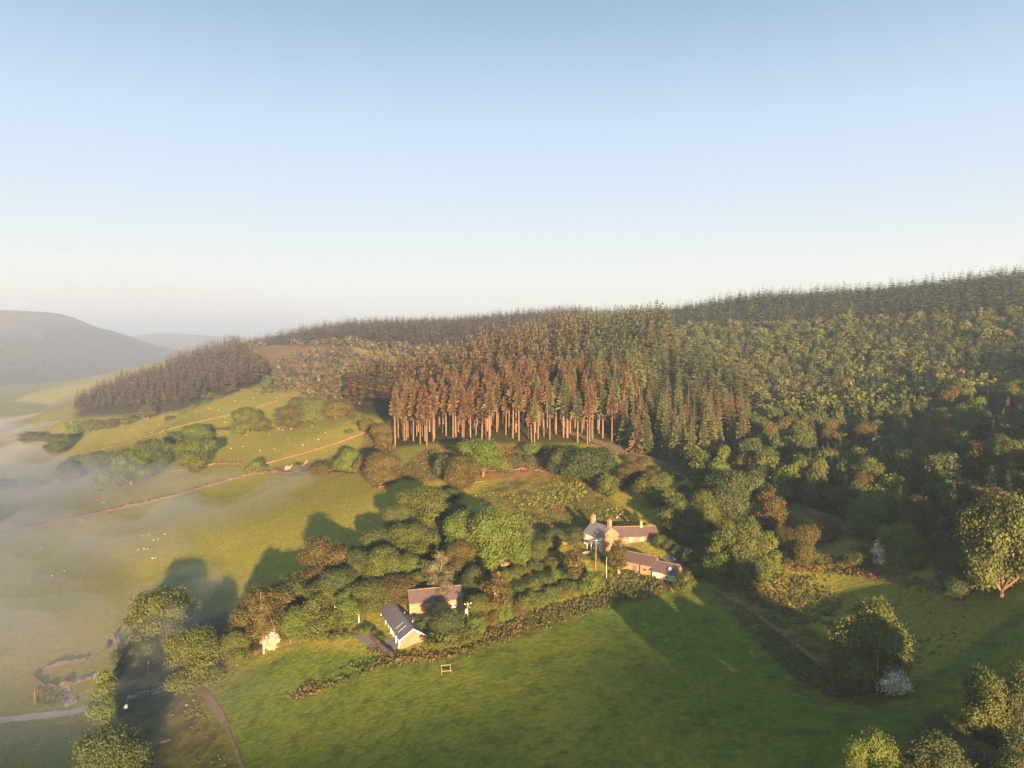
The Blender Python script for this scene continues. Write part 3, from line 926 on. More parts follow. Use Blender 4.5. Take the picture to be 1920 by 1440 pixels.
def mass(name, label, X, Y, Z, H, Wd, protos, mat, seed=0, tshift=None, stems=False):
    """many far trees as one object; H heights, Wd width factors"""
    if len(X) == 0: return
    rng = np.random.default_rng(seed)
    Vs, Fs, Ts = [], [], []
    off = 0
    pk = rng.integers(0, len(protos), len(X))
    rot = rng.uniform(0, 2 * math.pi, len(X))
    ts = rng.normal(0, .17, len(X)) if tshift is None else tshift
    for k, (V, Fq, t_2) in enumerate(protos):
        ii = np.nonzero(pk == k)[0]
        if not len(ii): continue
        c, s_ = np.cos(rot[ii])[:, None], np.sin(rot[ii])[:, None]
        hh = H[ii][:, None]; ww = (H[ii] * Wd[ii])[:, None]
        vx = (V[None, :, 0] * c - V[None, :, 1] * s_) * ww + X[ii][:, None]
        vy = (V[None, :, 0] * s_ + V[None, :, 1] * c) * ww + Y[ii][:, None]
        vz = V[None, :, 2] * hh + Z[ii][:, None]
        Vs.append(np.stack([vx, vy, vz], -1).reshape(-1, 3))
        nv = len(V)
        Fs.append((Fq[None] + (np.arange(len(ii)) * nv)[:, None, None]).reshape(-1, 4) + off)
        Ts.append(np.clip(t_2[None] + ts[ii][:, None], 0, 1).ravel())
        off += nv * len(ii)
    me = mesh_np(name, np.concatenate(Vs), np.concatenate(Fs), M[mat], np.concatenate(Ts))
    return tag(link(name, me), label, None, None, 'stuff')

U = NR.uniform
# 1. the tall spruce plantation in the middle
PLANT = [[(738,842),(770,826),(800,840),(850,826),(905,838),(950,824),(1000,838),(1060,822),(1100,836),(1145,830),(1200,790),(1262,690),(1255,640),(1110,640),(1000,662),(900,700),(830,735),(800,790),(745,800)],
         [(652,770),(700,772),(745,792),(800,770),(830,735),(780,735),(700,750),(655,752)]]
X, Y, Z, px, py = scatter(5.4, PLANT, 250, 620, jit=.6, seed=1)
front_d = np.array([ground(min(max(p, 655), 1145), 838 if p > 730 else 772)[1] for p in px[::1]]) if len(px) < 4000 else None
order = np.argsort(Y)
n_ind = 230
for r_, i in enumerate(order):
    if r_ >= n_ind: break
    edge = Y[i] - front_d[i] < 22
    if edge and rnd.random() < .10: continue
    hh = rnd.triangular(19, 33, 28) if edge else rnd.triangular(22, 35, 29)
    plant('spruce', rnd.randrange(6), X[i], Y[i], hh, rnd.uniform(5.0, 7.8), ('fir' if rnd.random() < (px[i] - 960) / 260 else 'larch' if rnd.random() < .58 else 'spruce'), 'spruce_tree',
          'tall bare-trunked spruce on the sunlit front edge of the plantation' if edge else 'tall spruce standing behind the front row of the plantation',
          'tree', 'front edge spruces of the plantation' if edge else 'plantation spruces behind the front row')
rest = order[n_ind:]
hr_ = 28 + 3.5 * NR.normal(size=len(rest))
hr_ += 4 * ((px[rest] > 1040) & (Y[rest] > 470))
gk = U(0, 1, len(rest)) < np.clip((px[rest] - 930) / 260, .12, .9)
for k_, (nm_, lb_, mt_) in enumerate((('spruce_plantation', 'tall dense brown-tinged spruces filling the plantation behind its sunlit front', 'spruce'), ('green_plantation', 'greener spruces in the back and right of the plantation', 'fir'))):
    q_ = rest[gk == bool(k_)]
    mass(nm_, lb_, X[q_], Y[q_], Z[q_], hr_[gk == bool(k_)], U(.95, 1.65, len(q_)), PROTO['spruce'], mt_, 1 + 30 * k_)

# 2. full spruces and mixed conifers right of the plantation
MIX = [[(1150,836),(1200,790),(1262,690),(1330,690),(1420,760),(1400,850),(1300,885),(1210,855)]]
X, Y, Z, px, py = scatter(7.2, MIX, 250, 620, seed=2)
order = np.argsort(Y)
for i in order[:62]:
    plant('fullspruce', rnd.randrange(4), X[i], Y[i], rnd.uniform(15, 24), rnd.uniform(6, 9), 'spruce' if rnd.random() < .3 else 'fir', 'spruce_tree',
          'full-skirted spruce in the mixed wood right of the bare-trunked plantation', 'tree', 'full spruces right of the plantation')
rest = order[62:]
mass('mixed_conifers', 'mixed olive conifers covering the slope above the full spruces', X[rest], Y[rest], Z[rest], U(12, 24, len(rest)), U(1.1, 1.9, len(rest)), PROTO['spruce'], 'fir', 2)

# 3. woodland on the right: broadleaf with young conifers
WOOD = [[(1290,900),(1400,870),(1420,790),(1600,760),(1760,750),(1960,760),(2300,760),(2300,1100),(1960,1110),(1830,1105),(1700,1055),(1610,1012),(1560,985),(1480,945),(1400,950),(1330,925)]]
X, Y, Z, px, py = scatter(7.4, WOOD, 150, 520, seed=3)
order = np.argsort(Y)
nbl = nfr = 0
left = []
for i in order:
    f_ = rnd.random() < (.42 if px[i] > 1520 and py[i] > 800 else .12)
    if px[i] > 1990 or px[i] < 1150: left.append(i); continue
    if f_ and nfr < 110:
        nfr += 1
        k_ = rnd.choice(['fir', 'fir', 'fullspruce'])
        plant(k_, rnd.randrange(4), X[i], Y[i], rnd.uniform(8, 17), rnd.uniform(4.5, 7), 'fir', 'fir_tree', 'young dark-green fir among the broadleaf trees of the right-hand wood', 'tree', 'young firs in the wood')
    elif nbl < 165:
        nbl += 1
        k_ = rnd.choice(['round_lo', 'round_lo', 'tall_lo', 'round_hi'])
        plant(k_, rnd.randrange(4), X[i], Y[i], rnd.uniform(8, 15), rnd.uniform(7, 11), rnd.choice(['dark', 'dark', 'oak', 'oak', 'green', 'warm']), 'broadleaf_tree', 'broadleaf tree in the closed wood between the meadow and the conifer hillside', 'tree', 'broadleaf trees of the lower wood')
    else: left.append(i)
left = np.array(left)
lk = U(0, 1, len(left)) < .22
a_, b_2 = left[~lk], left[lk]
mass('broadleaf_wood', 'dark green broadleaf canopy in the hollow of the right-hand hillside', X[a_], Y[a_], Z[a_], U(8, 14, len(a_)), U(.8, 1.2, len(a_)), PROTO['broad'], 'oak', 3)
mass('young_conifers', 'young conifers scattered through the dark broadleaf hollow', X[b_2], Y[b_2], Z[b_2], U(8, 15, len(b_2)), U(1.2, 1.7, len(b_2)), PROTO['ridge'], 'fir', 4)

# 4. the young yellow-green hillside
HILL = [[(1262,690),(1258,635),(1290,610),(1400,612),(1560,605),(1720,600),(1850,590),(1960,580),(2300,570),(2300,760),(1960,760),(1760,750),(1600,760),(1420,790),(1420,760),(1330,690)]]
X, Y, Z, px, py = scatter(4.3, HILL, 260, 800, seed=5)
patch = np.sin(X / 31 + 1.7 * np.sin(Y / 43)) + np.sin(Y / 37 + 1.3 * np.sin(X / 29)) + NR.normal(0, .7, len(X))
gap_ = (np.sin(X / 13 + 2.1 * np.sin(Y / 19)) + NR.normal(0, .5, len(X))) > -1.9
sel = U(0, 1, len(X))
i3 = gap_ & ((sel < .46) | ((patch > 1.1) & (sel < .85)))
i1 = gap_ & ~i3 & (patch + NR.normal(0, .5, len(X)) < .0)
i2 = gap_ & ~i3 & ~i1
hgt_ = lambda m_: np.clip(NR.lognormal(1.62, .30, m_.sum()), 3, 11)
mass('young_hillside_wood', 'young yellow-green trees covering the upper hillside on the right', X[i1], Y[i1], Z[i1], hgt_(i1), U(.7, 1.4, i1.sum()), PROTO['broad'], 'hillside', 5)
mass('green_hillside_wood', 'greener young trees mixed into the hillside wood', X[i2], Y[i2], Z[i2], hgt_(i2), U(.7, 1.35, i2.sum()), PROTO['broad'], 'oak', 6)
mass('hillside_conifers', 'small pointed conifers dotted over the upper hillside wood', X[i3], Y[i3], Z[i3], U(4, 11, i3.sum()), U(1.0, 1.7, i3.sum()), PROTO['ridge'], 'fir', 7)

# 5. ridge conifers
RID = [[(1240,650),(1258,635),(1290,612),(1400,614),(1560,607),(1720,602),(1850,592),(1960,582),(2300,572),(2300,440),(1900,480),(1700,520),(1550,540),(1400,556),(1280,575),(1100,586),(1100,640)]]
X, Y, Z, px, py = scatter(6.2, RID, 420, 980, seed=8)
mass('ridge_conifers', 'dark conifers forming the skyline of the right-hand ridge', X, Y, Z, np.clip(12 + 2.5 * np.sin(X / 41 + 2 * np.sin(Y / 57)) + 2.6 * NR.normal(size=len(X)), 5, 21), U(.9, 1.9, len(X)), PROTO['ridge'], 'fir', 8)
RID2 = [[(452,662),(520,648),(640,650),(760,668),(900,690),(1000,662),(1110,642),(1110,580),(900,583),(760,593),(600,603),(452,622)]]
X, Y, Z, px, py = scatter(7.5, RID2, 480, 1160, seed=9)
top_ = (py < np.interp(px, [455, 520, 640, 760, 900, 1100], [652, 648, 645, 650, 668, 645])) | (U(0, 1, len(X)) < .25)
mass('far_ridge_conifers', 'hazy conifers along the middle skyline behind the plantation', X[top_], Y[top_], Z[top_], np.clip(14 + 3 * np.sin(X[top_] / 47) + 2.8 * NR.normal(size=top_.sum()), 5, 23), U(.9, 1.9, top_.sum()), PROTO['ridge'], 'duskspruce', 9)
b__ = ~top_ & (U(0, 1, len(X)) < .75)
mass('far_ridge_scrub', 'pale broadleaf scrub on the slope behind the plantation', X[b__], Y[b__], Z[b__], U(6, 10, b__.sum()), U(1, 1.4, b__.sum()), PROTO['farbroad'], 'dull', 10)

# 6. the far plantation on the left
FARP = [[(142,782),(150,765),(230,730),(330,700),(440,668),(500,690),(503,722),(430,738),(330,768),(255,776)]]
X, Y, Z, px, py = scatter(6.6, FARP, 560, 1050, seed=11)
mass('far_plantation', 'brownish spruce plantation on the far left flank of the hill', X, Y, Z, np.clip(20 + 3.5 * NR.normal(size=len(X)), 10, 28), U(1.0, 1.9, len(X)), PROTO['spruce'], 'duskspruce', 11)
LOWH = [[(300,690),(330,668),(450,655),(470,668),(440,690),(330,702)]]
X, Y, Z, px, py = scatter(9, LOWH, 700, 1100, seed=12)
mass('far_plantation_crest', 'hazy conifers on the crest behind the far plantation', X, Y, Z, U(18, 26, len(X)), U(.9, 1.2, len(X)), PROTO['ridge'], 'duskspruce', 12)

# 7. scrub on the bare red slope between
SCR = [[(500,700),(540,670),(600,655),(700,662),(800,668),(860,690),(800,735),(700,752),(650,770),(600,758),(560,742),(510,730)]]
X, Y, Z, px, py = scatter(8.5, SCR, 420, 1000, keep=.36, seed=13)
mass('slope_scrub', 'scattered green scrub on the reddish slope above the pastures', X, Y, Z, U(4, 9, len(X)), U(1.1, 1.7, len(X)), PROTO['farbroad'], 'dull', 13)
SCR2 = [[(640,772),(660,770),(735,800),(742,842),(700,850),(690,820),(650,790)],[(800,850),(1100,845),(1060,870),(900,885),(800,885)],[(1180,860),(1290,895),(1330,930),(1300,960),(1180,890)]]
X, Y, Z, px, py = scatter(5.2, SCR2, 220, 480, keep=.55, seed=14)
for i in range(len(X)):
    plant('bush', rnd.randrange(3), X[i], Y[i], rnd.uniform(1.6, 4), rnd.uniform(3, 5.5), rnd.choice(['warm', 'oak', 'dark']), 'shrub', 'scrub bush below the plantation trunks', 'shrub', 'scrub bushes below the plantation', sink=.2)
# undergrowth trees filling the belt by the farm
BELT = [[(560,1120),(620,1090),(690,1060),(740,1000),(800,960),(850,930),(880,985),(980,1030),(985,1055),(900,1080),(840,1090),(700,1140),(640,1180),(600,1180),(540,1180),(420,1240),(330,1290),(260,1260),(300,1205),(420,1190)]]
X, Y, Z, px, py = scatter(6.5, BELT, 150, 340, keep=.6, seed=15)
for i in range(len(X)):
    plant('round_lo', rnd.randrange(4), X[i], Y[i], rnd.uniform(4, 7.5), rnd.uniform(5, 7.5), rnd.choice(['dark', 'dark', 'oak']), 'understorey_tree', 'small shaded tree under the crowns of the farm belt', 'tree', 'understorey trees of the farm belt')
BOT = [[(1700,1460),(1780,1370),(1860,1350),(1960,1290),(2000,1480)],[(1560,1300),(1600,1220),(1660,1240),(1690,1300),(1640,1320)]]
X, Y, Z, px, py = scatter(5.0, BOT, 80, 220, keep=.7, seed=16)
for i in range(len(X)):
    plant('bush', rnd.randrange(3), X[i], Y[i], rnd.uniform(3, 6), rnd.uniform(5, 7.5), 'dark', 'understorey_shrub', 'dark shrub filling the shade under the corner trees', 'shrub', 'dark shrubs under the corner trees', sink=.3)
# forest on the hill across the valley
NT = 70000
gi, gj = NR.uniform(0, HX.shape[0] - 1.01, NT), NR.uniform(0, HX.shape[1] - 1.01, NT)
def lerp2(G):
    a, b_ = gi.astype(int), gj.astype(int); u, v = gi - a, gj - b_
    return (G[a, b_] * (1 - v) + G[a, b_ + 1] * v) * (1 - u) + (G[a + 1, b_] * (1 - v) + G[a + 1, b_ + 1] * v) * u
hx, hy, zz = lerp2(HX), lerp2(HY), lerp2(HZ)
fx_, fy_ = project(hx, hy, zz)
keep_ = (fx_ > -260) & (fx_ < 430) & (fy_ > np.interp(fx_, [0, 60, 125, 145, 300], [635, 632, 614, 600, 600]) + 8 * np.sin(fx_ / 9)) & (hy < 2480) & (gi < 13.5)
mass('far_hill_forest', 'forest in blue haze on the hill across the valley', hx[keep_], hy[keep_], zz[keep_] - 1, U(14, 22, keep_.sum()), U(1.3, 2.0, keep_.sum()), PROTO['cone'], 'fir', 17)

# ------------------------------------------------------------------ bracken and rough growth
BR = [ # polygon, count per square metre, height, rust share
 ([(800,1238),(900,1192),(1000,1152),(1130,1106),(1240,1084),(1262,1108),(1150,1132),(1000,1182),(900,1217),(840,1238)], .62, .9, .10),
 ([(930,1172),(1010,1150),(1130,1112),(1200,1096),(1210,1106),(1130,1126),(1000,1160)], .35, .8, .8),
 ([(530,1312),(640,1258),(700,1238),(800,1224),(780,1246),(720,1250),(640,1284),(560,1312)], .55, .6, .35),
 ([(690,1205),(735,1232),(800,1222),(860,1214),(850,1228),(750,1248),(700,1228)], .5, .8, .3),
 ([(1330,1104),(1400,1140),(1520,1232),(1620,1290),(1640,1320),(1560,1318),(1450,1232),(1370,1150)], .55, .8, .05),
 ([(1380,1082),(1500,1066),(1580,1120),(1560,1180),(1450,1150),(1400,1120)], .40, .7, .2),
 ([(1472,1050),(1600,1056),(1700,1074),(1795,1100),(1775,1112),(1650,1084),(1482,1066)], .7, .9, .85),
 ([(740,885),(800,845),(1050,845),(1060,885),(900,890),(780,905)], .28, 1.0, .5),
 ([(640,885),(700,800),(735,805),(742,860),(690,890)], .25, 1.1, .45),
 ([(1150,855),(1190,850),(1300,892),(1290,905)], .2, 1.0, .6),
 ([(960,960),(1020,930),(1100,925),(1160,950),(1170,985),(1080,990),(1000,990)], .10, .7, .25),
 ([(225,1285),(360,1282),(330,1300),(230,1318)], .35, .8, .3),
 ([(60,1290),(140,1300),(150,1320),(70,1325)], .35, .7, .6),
 ([(1080,1085),(1180,1070),(1235,1085),(1200,1098),(1100,1105)], .45, .9, .3),
 ([(500,700),(560,668),(640,660),(700,672),(690,700),(560,730)], .03, 1.6, .5),
]
Vs, Fs, Ts, Rs = [], [], [], []
off = 0
rng = np.random.default_rng(77)
for poly, dens, bh, rs in BR:
    W = np.array([ground(*p)[:2] for p in poly])
    x0, y0 = W.min(0); x1, y1 = W.max(0)
    k = int((x1 - x0) * (y1 - y0) * dens)
    X = rng.uniform(x0, x1, k); Y = rng.uniform(y0, y1, k)
    ok = in_poly(X, Y, [tuple(p) for p in W])
    X, Y = X[ok], Y[ok]
    Z = hgt(X, Y)
    k = len(X)
    rp = np.clip(rs * .7 + .35 * np.sin(X / 5.3 + 2 * np.sin(Y / 7.1)) + rng.normal(0, .15, k), 0, 1)
    big = 1 + (bh > 1.2)
    for q in range(11):
        C = np.c_[X + rng.normal(0, .75 * big, k), Y + rng.normal(0, .75 * big, k), Z + bh * rng.uniform(.05, .85, k)]
        V, Fq, tt = quads(rng, C, rng.normal(size=(k, 3)) * .7 + np.array([0, -.2, .5]), .46 * big, np.clip(rng.normal(.45, .22, k), 0, 1))
        Vs.append(V); Fs.append(Fq + off); Ts.append(tt); Rs.append(np.repeat(np.clip(rp + rng.normal(0, .1, k), 0, 1), 4)); off += len(V)
tag(link('bracken', mesh_np('bracken', np.concatenate(Vs), np.concatenate(Fs), M['bracken'], np.concatenate(Ts), np.concatenate(Rs))), 'rust and green bracken along the field banks and fences', None, None, 'stuff')

# tufts of rushes and long grass over the meadows
Vs, Fs, Ts = [], [], []
off = 0
def tufts(poly, k, h, clump):
    global off
    W = np.array([ground(*p)[:2] for p in poly])
    x0, y0 = W.min(0); x1, y1 = W.max(0)
    X = rng.uniform(x0, x1, k * 3); Y = rng.uniform(y0, y1, k * 3)
    f_ = np.sin(X / 6.1 + 1.7 * np.sin(Y / 9.3)) + np.sin(Y / 4.7 + 1.2 * np.sin(X / 7.7)) + rng.normal(0, clump, k * 3)
    ok = in_poly(X, Y, [tuple(p) for p in W]) & (f_ > .9)
    X, Y = X[ok][:k], Y[ok][:k]
    k = len(X); Z = hgt(X, Y)
    for q in range(3):
        C = np.c_[X + rng.normal(0, .2, k), Y + rng.normal(0, .2, k), Z + h * .35]
        a = rng.uniform(0, 6.28, k)
        V, Fq, tt = quads(rng, C, np.c_[np.cos(a), np.sin(a), rng.uniform(.2, 1.0, k)], h * rng.uniform(.7, 1.4, k), np.clip(rng.normal(.4, .2, k), 0, 1))
        Vs.append(V); Fs.append(Fq + off); Ts.append(tt); off += len(V)
tufts([(1340,1100),(1560,1060),(1800,1110),(1960,1110),(1960,1200),(1760,1230),(1640,1300),(1480,1230)], 700, .5, .9)
tufts([(890,930),(1060,890),(1170,965),(1010,1000)], 900, .7, .8)
tufts([(230,1300),(360,1295),(430,1440),(250,1440)], 700, .45, .9)
tag(link('long_grass', mesh_np('long_grass', np.concatenate(Vs), np.concatenate(Fs), M['rush'], np.concatenate(Ts))), 'tufts of rushes and long grass over the meadows', None, None, 'stuff')

# ------------------------------------------------------------------ lanes and paths
def ribbon(name, pix, width, mat, lift=.12, w1=None):
    W = []
    for (ax, ay), (bx, by) in zip(pix[:-1], pix[1:]):
        a_, b_2 = ground(ax, ay), ground(bx, by)
        k = max(2, int(math.hypot(b_2[0] - a_[0], b_2[1] - a_[1]) / 2))
        for i in range(k): W.append((a_[0] + (b_2[0] - a_[0]) * i / k, a_[1] + (b_2[1] - a_[1]) * i / k))
    W.append(ground(*pix[-1])[:2])
    W = np.array(W)
    for _ in range(6): W[1:-1] = (W[:-2] + W[1:-1] * 2 + W[2:]) / 4
    T_ = np.gradient(W, axis=0); T_ /= np.linalg.norm(T_, axis=1, keepdims=True)
    Nn = np.c_[-T_[:, 1], T_[:, 0]]
    V = []
    nn = 5
    wl = np.linspace(width, w1 or width, len(W)) * (1 + .12 * np.sin(np.arange(len(W)) * 1.7))
    for k in range(nn):
        q = W + Nn * (wl * (k / (nn - 1) - .5))[:, None]
        V.append(np.c_[q, hgt(q[:, 0], q[:, 1]) + lift])
    V = np.stack(V, 1).reshape(-1, 3)
    ii = np.arange(len(W) * nn).reshape(len(W), nn)
    Fq = np.stack([ii[:-1, :-1], ii[:-1, 1:], ii[1:, 1:], ii[1:, :-1]], -1).reshape(-1, 4)
    return tag(link(name, mesh_np(name, V, Fq, mat)), kind='structure')
ribbon('lane', [(-60,1358),(60,1344),(150,1336),(180,1320),(235,1308),(300,1294),(362,1277)], 3.2, M['track'])
ribbon('path', [(355,1284),(385,1300),(410,1335),(424,1365)], 1.8, M['mud'])
ribbon('path', [(424,1366),(440,1400),(456,1445)], .8, M['mud'])
ribbon('farm_track', [(135,1322),(120,1300),(112,1284),(150,1276),(185,1266)], 3.0, M['track'], .14)
ribbon('forest_track', [(1470,940),(1500,950),(1550,970),(1605,1000)], 3.4, M['mud'])
ribbon('hill_track', [(1050,808),(1100,822),(1150,842),(1210,860),(1285,884)], 4.0, M['mud'], .5)
ribbon('yard', [(752,1160),(775,1172),(800,1186)], 7.0, M['tarmac'], .15)
ribbon('upper_yard', [(1255,1040),(1285,1052),(1310,1072)], 6.0, M['tarmac'], .15)
ribbon('terrace', [(678,1182),(700,1200),(735,1220)], 5.0, M['tarmac'], .2)
ribbon('meadow_track', [(1345,1108),(1420,1150),(1520,1230),(1600,1290)], 1.2, M['mud'], .12)

# ------------------------------------------------------------------ walls, banks, fences
def wall(name, pix, width, height, mat, label, cat, rough=.25):
    W = np.array(along(pix, 1.6))
    T_ = np.gradient(W, axis=0); T_ /= np.linalg.norm(T_, axis=1, keepdims=True) + 1e-9
    Nn = np.c_[-T_[:, 1], T_[:, 0]]
    rg = np.random.default_rng(int(abs(W[0, 0]) * 10) + 5)
    sec = [(-.5, -.6), (-.42, .55), (-.28, 1.0), (.28, 1.0), (.42, .55), (.5, -.6)]
    V = []
    hs = height * (1 + rg.normal(0, rough, len(W)))
    hs = np.maximum(hs, height * .35)
    for a_, h_ in sec:
        q = W + Nn * (width * a_ + rg.normal(0, .06, len(W)))[:, None]
        V.append(np.c_[q, hgt(W[:, 0], W[:, 1]) + hs * h_ + rg.normal(0, .04, len(W))])
    k = len(sec)
    V = np.stack(V, 1).reshape(-1, 3)
    ii = np.arange(len(W) * k).reshape(len(W), k)
    Fq = np.stack([ii[:-1, :-1], ii[1:, :-1], ii[1:, 1:], ii[:-1, 1:]], -1).reshape(-1, 4)
    o = link(name, mesh_np(name, V, Fq, mat))
    return tag(o, label, cat)
wall('dry_stone_wall', [(-60,1024),(0,1006),(150,971),(250,949),(330,930),(430,900),(480,889),(520,885)], 1.2, 1.3, M['drystone'], 'long brown dry-stone wall crossing below the pastures from the left edge to the ruin', 'wall')
wall('dry_stone_wall', [(520,885),(580,887),(640,888),(690,892)], 1.2, .9, M['drystone'], 'low tumbled stone wall along the upper edge of the golden field', 'wall', .4)
wall('field_bank', [(490,872),(540,858),(590,844),(640,828),(695,808)], 1.5, .8, M['earthbank'], 'orange earth bank climbing right from the wall gap to the scrub', 'bank')
wall('field_bank', [(320,884),(370,879),(405,869),(455,870)], 1.3, .8, M['earthbank'], 'orange bank curving under the isolated round tree', 'bank')
wall('field_bank', [(140,856),(210,838),(300,812),(400,785),(470,768),(520,752)], 1.3, .7, M['earthbank'], 'straight reddish bank dividing the two top pastures', 'bank', .35)
wall('field_bank', [(450,731),(480,736),(520,741),(560,742)], 1.6, 1.0, M['earthbank'], 'reddish bank along the top of the highest pasture', 'bank')
wall('dry_stone_wall', [(696,1196),(715,1216),(738,1234)], 1.1, 1.3, M['drystone'], 'stone garden wall below the cottage terrace', 'wall')
wall('dry_stone_wall', [(1000,1052),(960,1058),(925,1064)], .8, 1.0, M['barnstone'], 'sunlit garden wall under the bright green trees', 'wall')
wall('dry_stone_wall', [(1088,1046),(1105,1045)], .8, 1.6, M['barnstone'], 'short orange wall left of the farmhouse pole', 'wall')
wall('dry_stone_wall', [(82,1256),(125,1244),(162,1238)], .9, 1.1, M['drystone'], 'grey wall at the back of the misty fold', 'wall')
wall('dry_stone_wall', [(112,1288),(140,1282),(172,1272)], .9, 1.1, M['drystone'], 'grey wall at the front of the misty fold', 'wall')
wall('dry_stone_wall', [(60,1270),(82,1285),(112,1290)], .9, .9, M['drystone'], 'crumbling wall at the left of the misty fold', 'wall', .4)
wall('dry_stone_wall', [(20,820),(75,795),(140,778)], 2.0, 1.3, M['drystone'], 'far field wall in the mist at the end of the valley', 'wall')
wall('dry_stone_wall', [(860,880),(905,884),(990,880),(1050,888)], 1.0, .8, M['drystone'], 'low wall along the top of the rough field', 'wall', .4)

def fence(pix, step, label, h=1.15, rails=2, mat='wood'):
    P_ = along(pix, step)
    root = empty('post_fence', (P_[0][0], P_[0][1], hz(*P_[0])))
    tag(root, label, 'fence')
    o0 = np.array(root.location)
    post = MB().tube([(0, 0, -.3), (0, 0, h * .6), (.01, 0, h)], [.075, .07, .06], 6).mesh('post', M[mat])
    for x, y in P_:
        l = link('post', post, root, (x - o0[0], y - o0[1], hz(x, y) - o0[2]), rnd.uniform(0, 3), (1, 1, rnd.uniform(.9, 1.15)))
    for k in range(rails):
        z = h * (.45 + .45 * k / max(1, rails - 1))
        MB().tube([(x - o0[0], y - o0[1], hz(x, y) - o0[2] + z) for x, y in P_], [.028] * len(P_), 4).build('rail', M[mat], root)
fence([(405,1262),(440,1240),(500,1222),(545,1207),(600,1198),(690,1188)], 3.2, 'post fence round the paddock below the warm trees')
fence([(1476,1052),(1540,1052),(1600,1056),(1660,1066),(1720,1080),(1790,1098),(1830,1105)], 3.4, 'post fence through the rusty bracken at the wood edge')
fence([(235,1318),(300,1300),(360,1282)], 3.2, 'wooden fence beside the lane past the thin-trunked tree')
fence([(60,1368),(110,1360),(165,1350)], 3.4, 'pale rail fence below the lane on the left', rails=2)
fence([(78,1310),(100,1312),(128,1308)], 2.4, 'leaning posts round the bracken patch in the mist', rails=1)

# ------------------------------------------------------------------ buildings
def gable_block(root, x0, y0, wd, ln, eh, rh, wallm, roofm, axis='y', oh=.35, name_w='wall', name_r='roof', under=1.5, th=.16):
    """walls with two gables; ridge along y. (x0,y0) is a corner in the root's frame"""
    prof = [(x0, y0, -under), (x0 + wd, y0, -under), (x0 + wd, y0, eh), (x0 + wd / 2, y0, rh), (x0, y0, eh)]
    wl = MB().poly_prism(prof, (0, ln, 0)).build(name_w, wallm, root)
    sl = (rh - eh) / (wd / 2)
    xa, za = x0 - oh, eh - oh * sl
    xb = x0 + wd + oh
    g = .03
    rp = [(xa, y0 - oh * .5, za + g), (x0 + wd / 2, y0 - oh * .5, rh + g), (xb, y0 - oh * .5, za + g), (xb, y0 - oh * .5, za + th + g), (x0 + wd / 2, y0 - oh * .5, rh + th * 1.25 + g), (xa, y0 - oh * .5, za + th + g)]
    rf = MB().poly_prism(rp, (0, ln + oh, 0)).build(name_r, roofm, root)
    m_ = MB()
    k = int((ln + oh) / .5)
    for i in range(k):
        m_.box(x0 + wd / 2, y0 - oh * .5 + (i + .5) * (ln + oh) / k, rh + th * 1.25 + .06, .30, (ln + oh) / k * .94, .12)
    m_.build('ridge_tiles', M['barnstone'] if roofm is M['redslate'] else M['slate'], rf)
    return wl, rf

def chimney(rf, x, y, z0, z1, sx, sy, mat, pots=1):
    ch = MB().box(x, y, (z0 + z1) / 2, sx, sy, z1 - z0).box(x, y, z1 + .07, sx + .16, sy + .16, .14).build('chimney', mat, rf)
    for k in range(pots):
        MB().tube([(x + (k - (pots - 1) / 2) * .4, y, z1 + .14), (x + (k - (pots - 1) / 2) * .4, y, z1 + .55)], [.14, .11], 8).build('chimney_pot', M['barnstone'], rf)
    return ch

def opening(root, face, u, z, wd, ht, kind='window', frame='white', paint=None, x0=0, y0=0, wdth=0, ln=0):
    """face 'x-' at x=x0, 'x+' at x0+wdth, 'y-' at y0, 'y+' at y0+ln; u along the face"""
    m_ = MB()
    def bx(mb, du, dz, su, sz, dep, out):
        if face == 'x-': mb.box(x0 - out, u + du, z + dz, dep, su, sz)
        elif face == 'x+': mb.box(x0 + wdth + out, u + du, z + dz, dep, su, sz)
        elif face == 'y-': mb.box(u + du, y0 - out, z + dz, su, dep, sz)
        else: mb.box(u + du, y0 + ln + out, z + dz, su, dep, sz)
    f_ = .09
    bx(m_, 0, ht / 2 - f_ / 2, wd, f_, .12, .03); bx(m_, 0, -ht / 2 + f_ / 2, wd, f_, .12, .03)
    bx(m_, -wd / 2 + f_ / 2, 0, f_, ht - 2 * f_, .12, .03); bx(m_, wd / 2 - f_ / 2, 0, f_, ht - 2 * f_, .12, .03)
    if kind == 'window': bx(m_, 0, 0, .05, ht - 2 * f_, .10, .03); bx(m_, -wd / 4, 0, wd / 2 - f_ - .05, .04, .09, .03); bx(m_, wd / 4, 0, wd / 2 - f_ - .05, .04, .09, .03)
    o = m_.build(kind, M[frame], root)
    p_ = MB(); bx(p_, 0, 0, wd - .12, ht - .12, .06, .012)
    p_.build('pane' if kind == 'window' else 'panel', M['glass'] if kind == 'window' else M[paint or 'darkwood'], o)
    s_ = MB(); bx(s_, 0, -ht / 2 - .07, wd + .25, .12, .26, .08)
    if kind == 'window': s_.build('sill', M['greystone'], o)
    return o

def bldg(name, px, py, ux_deg, label, cat):
    x, y, z = ground(px, py)
    r_ = empty(name, (x, y, z), R(ux_deg))
    return tag(r_, label, cat), x, y, z

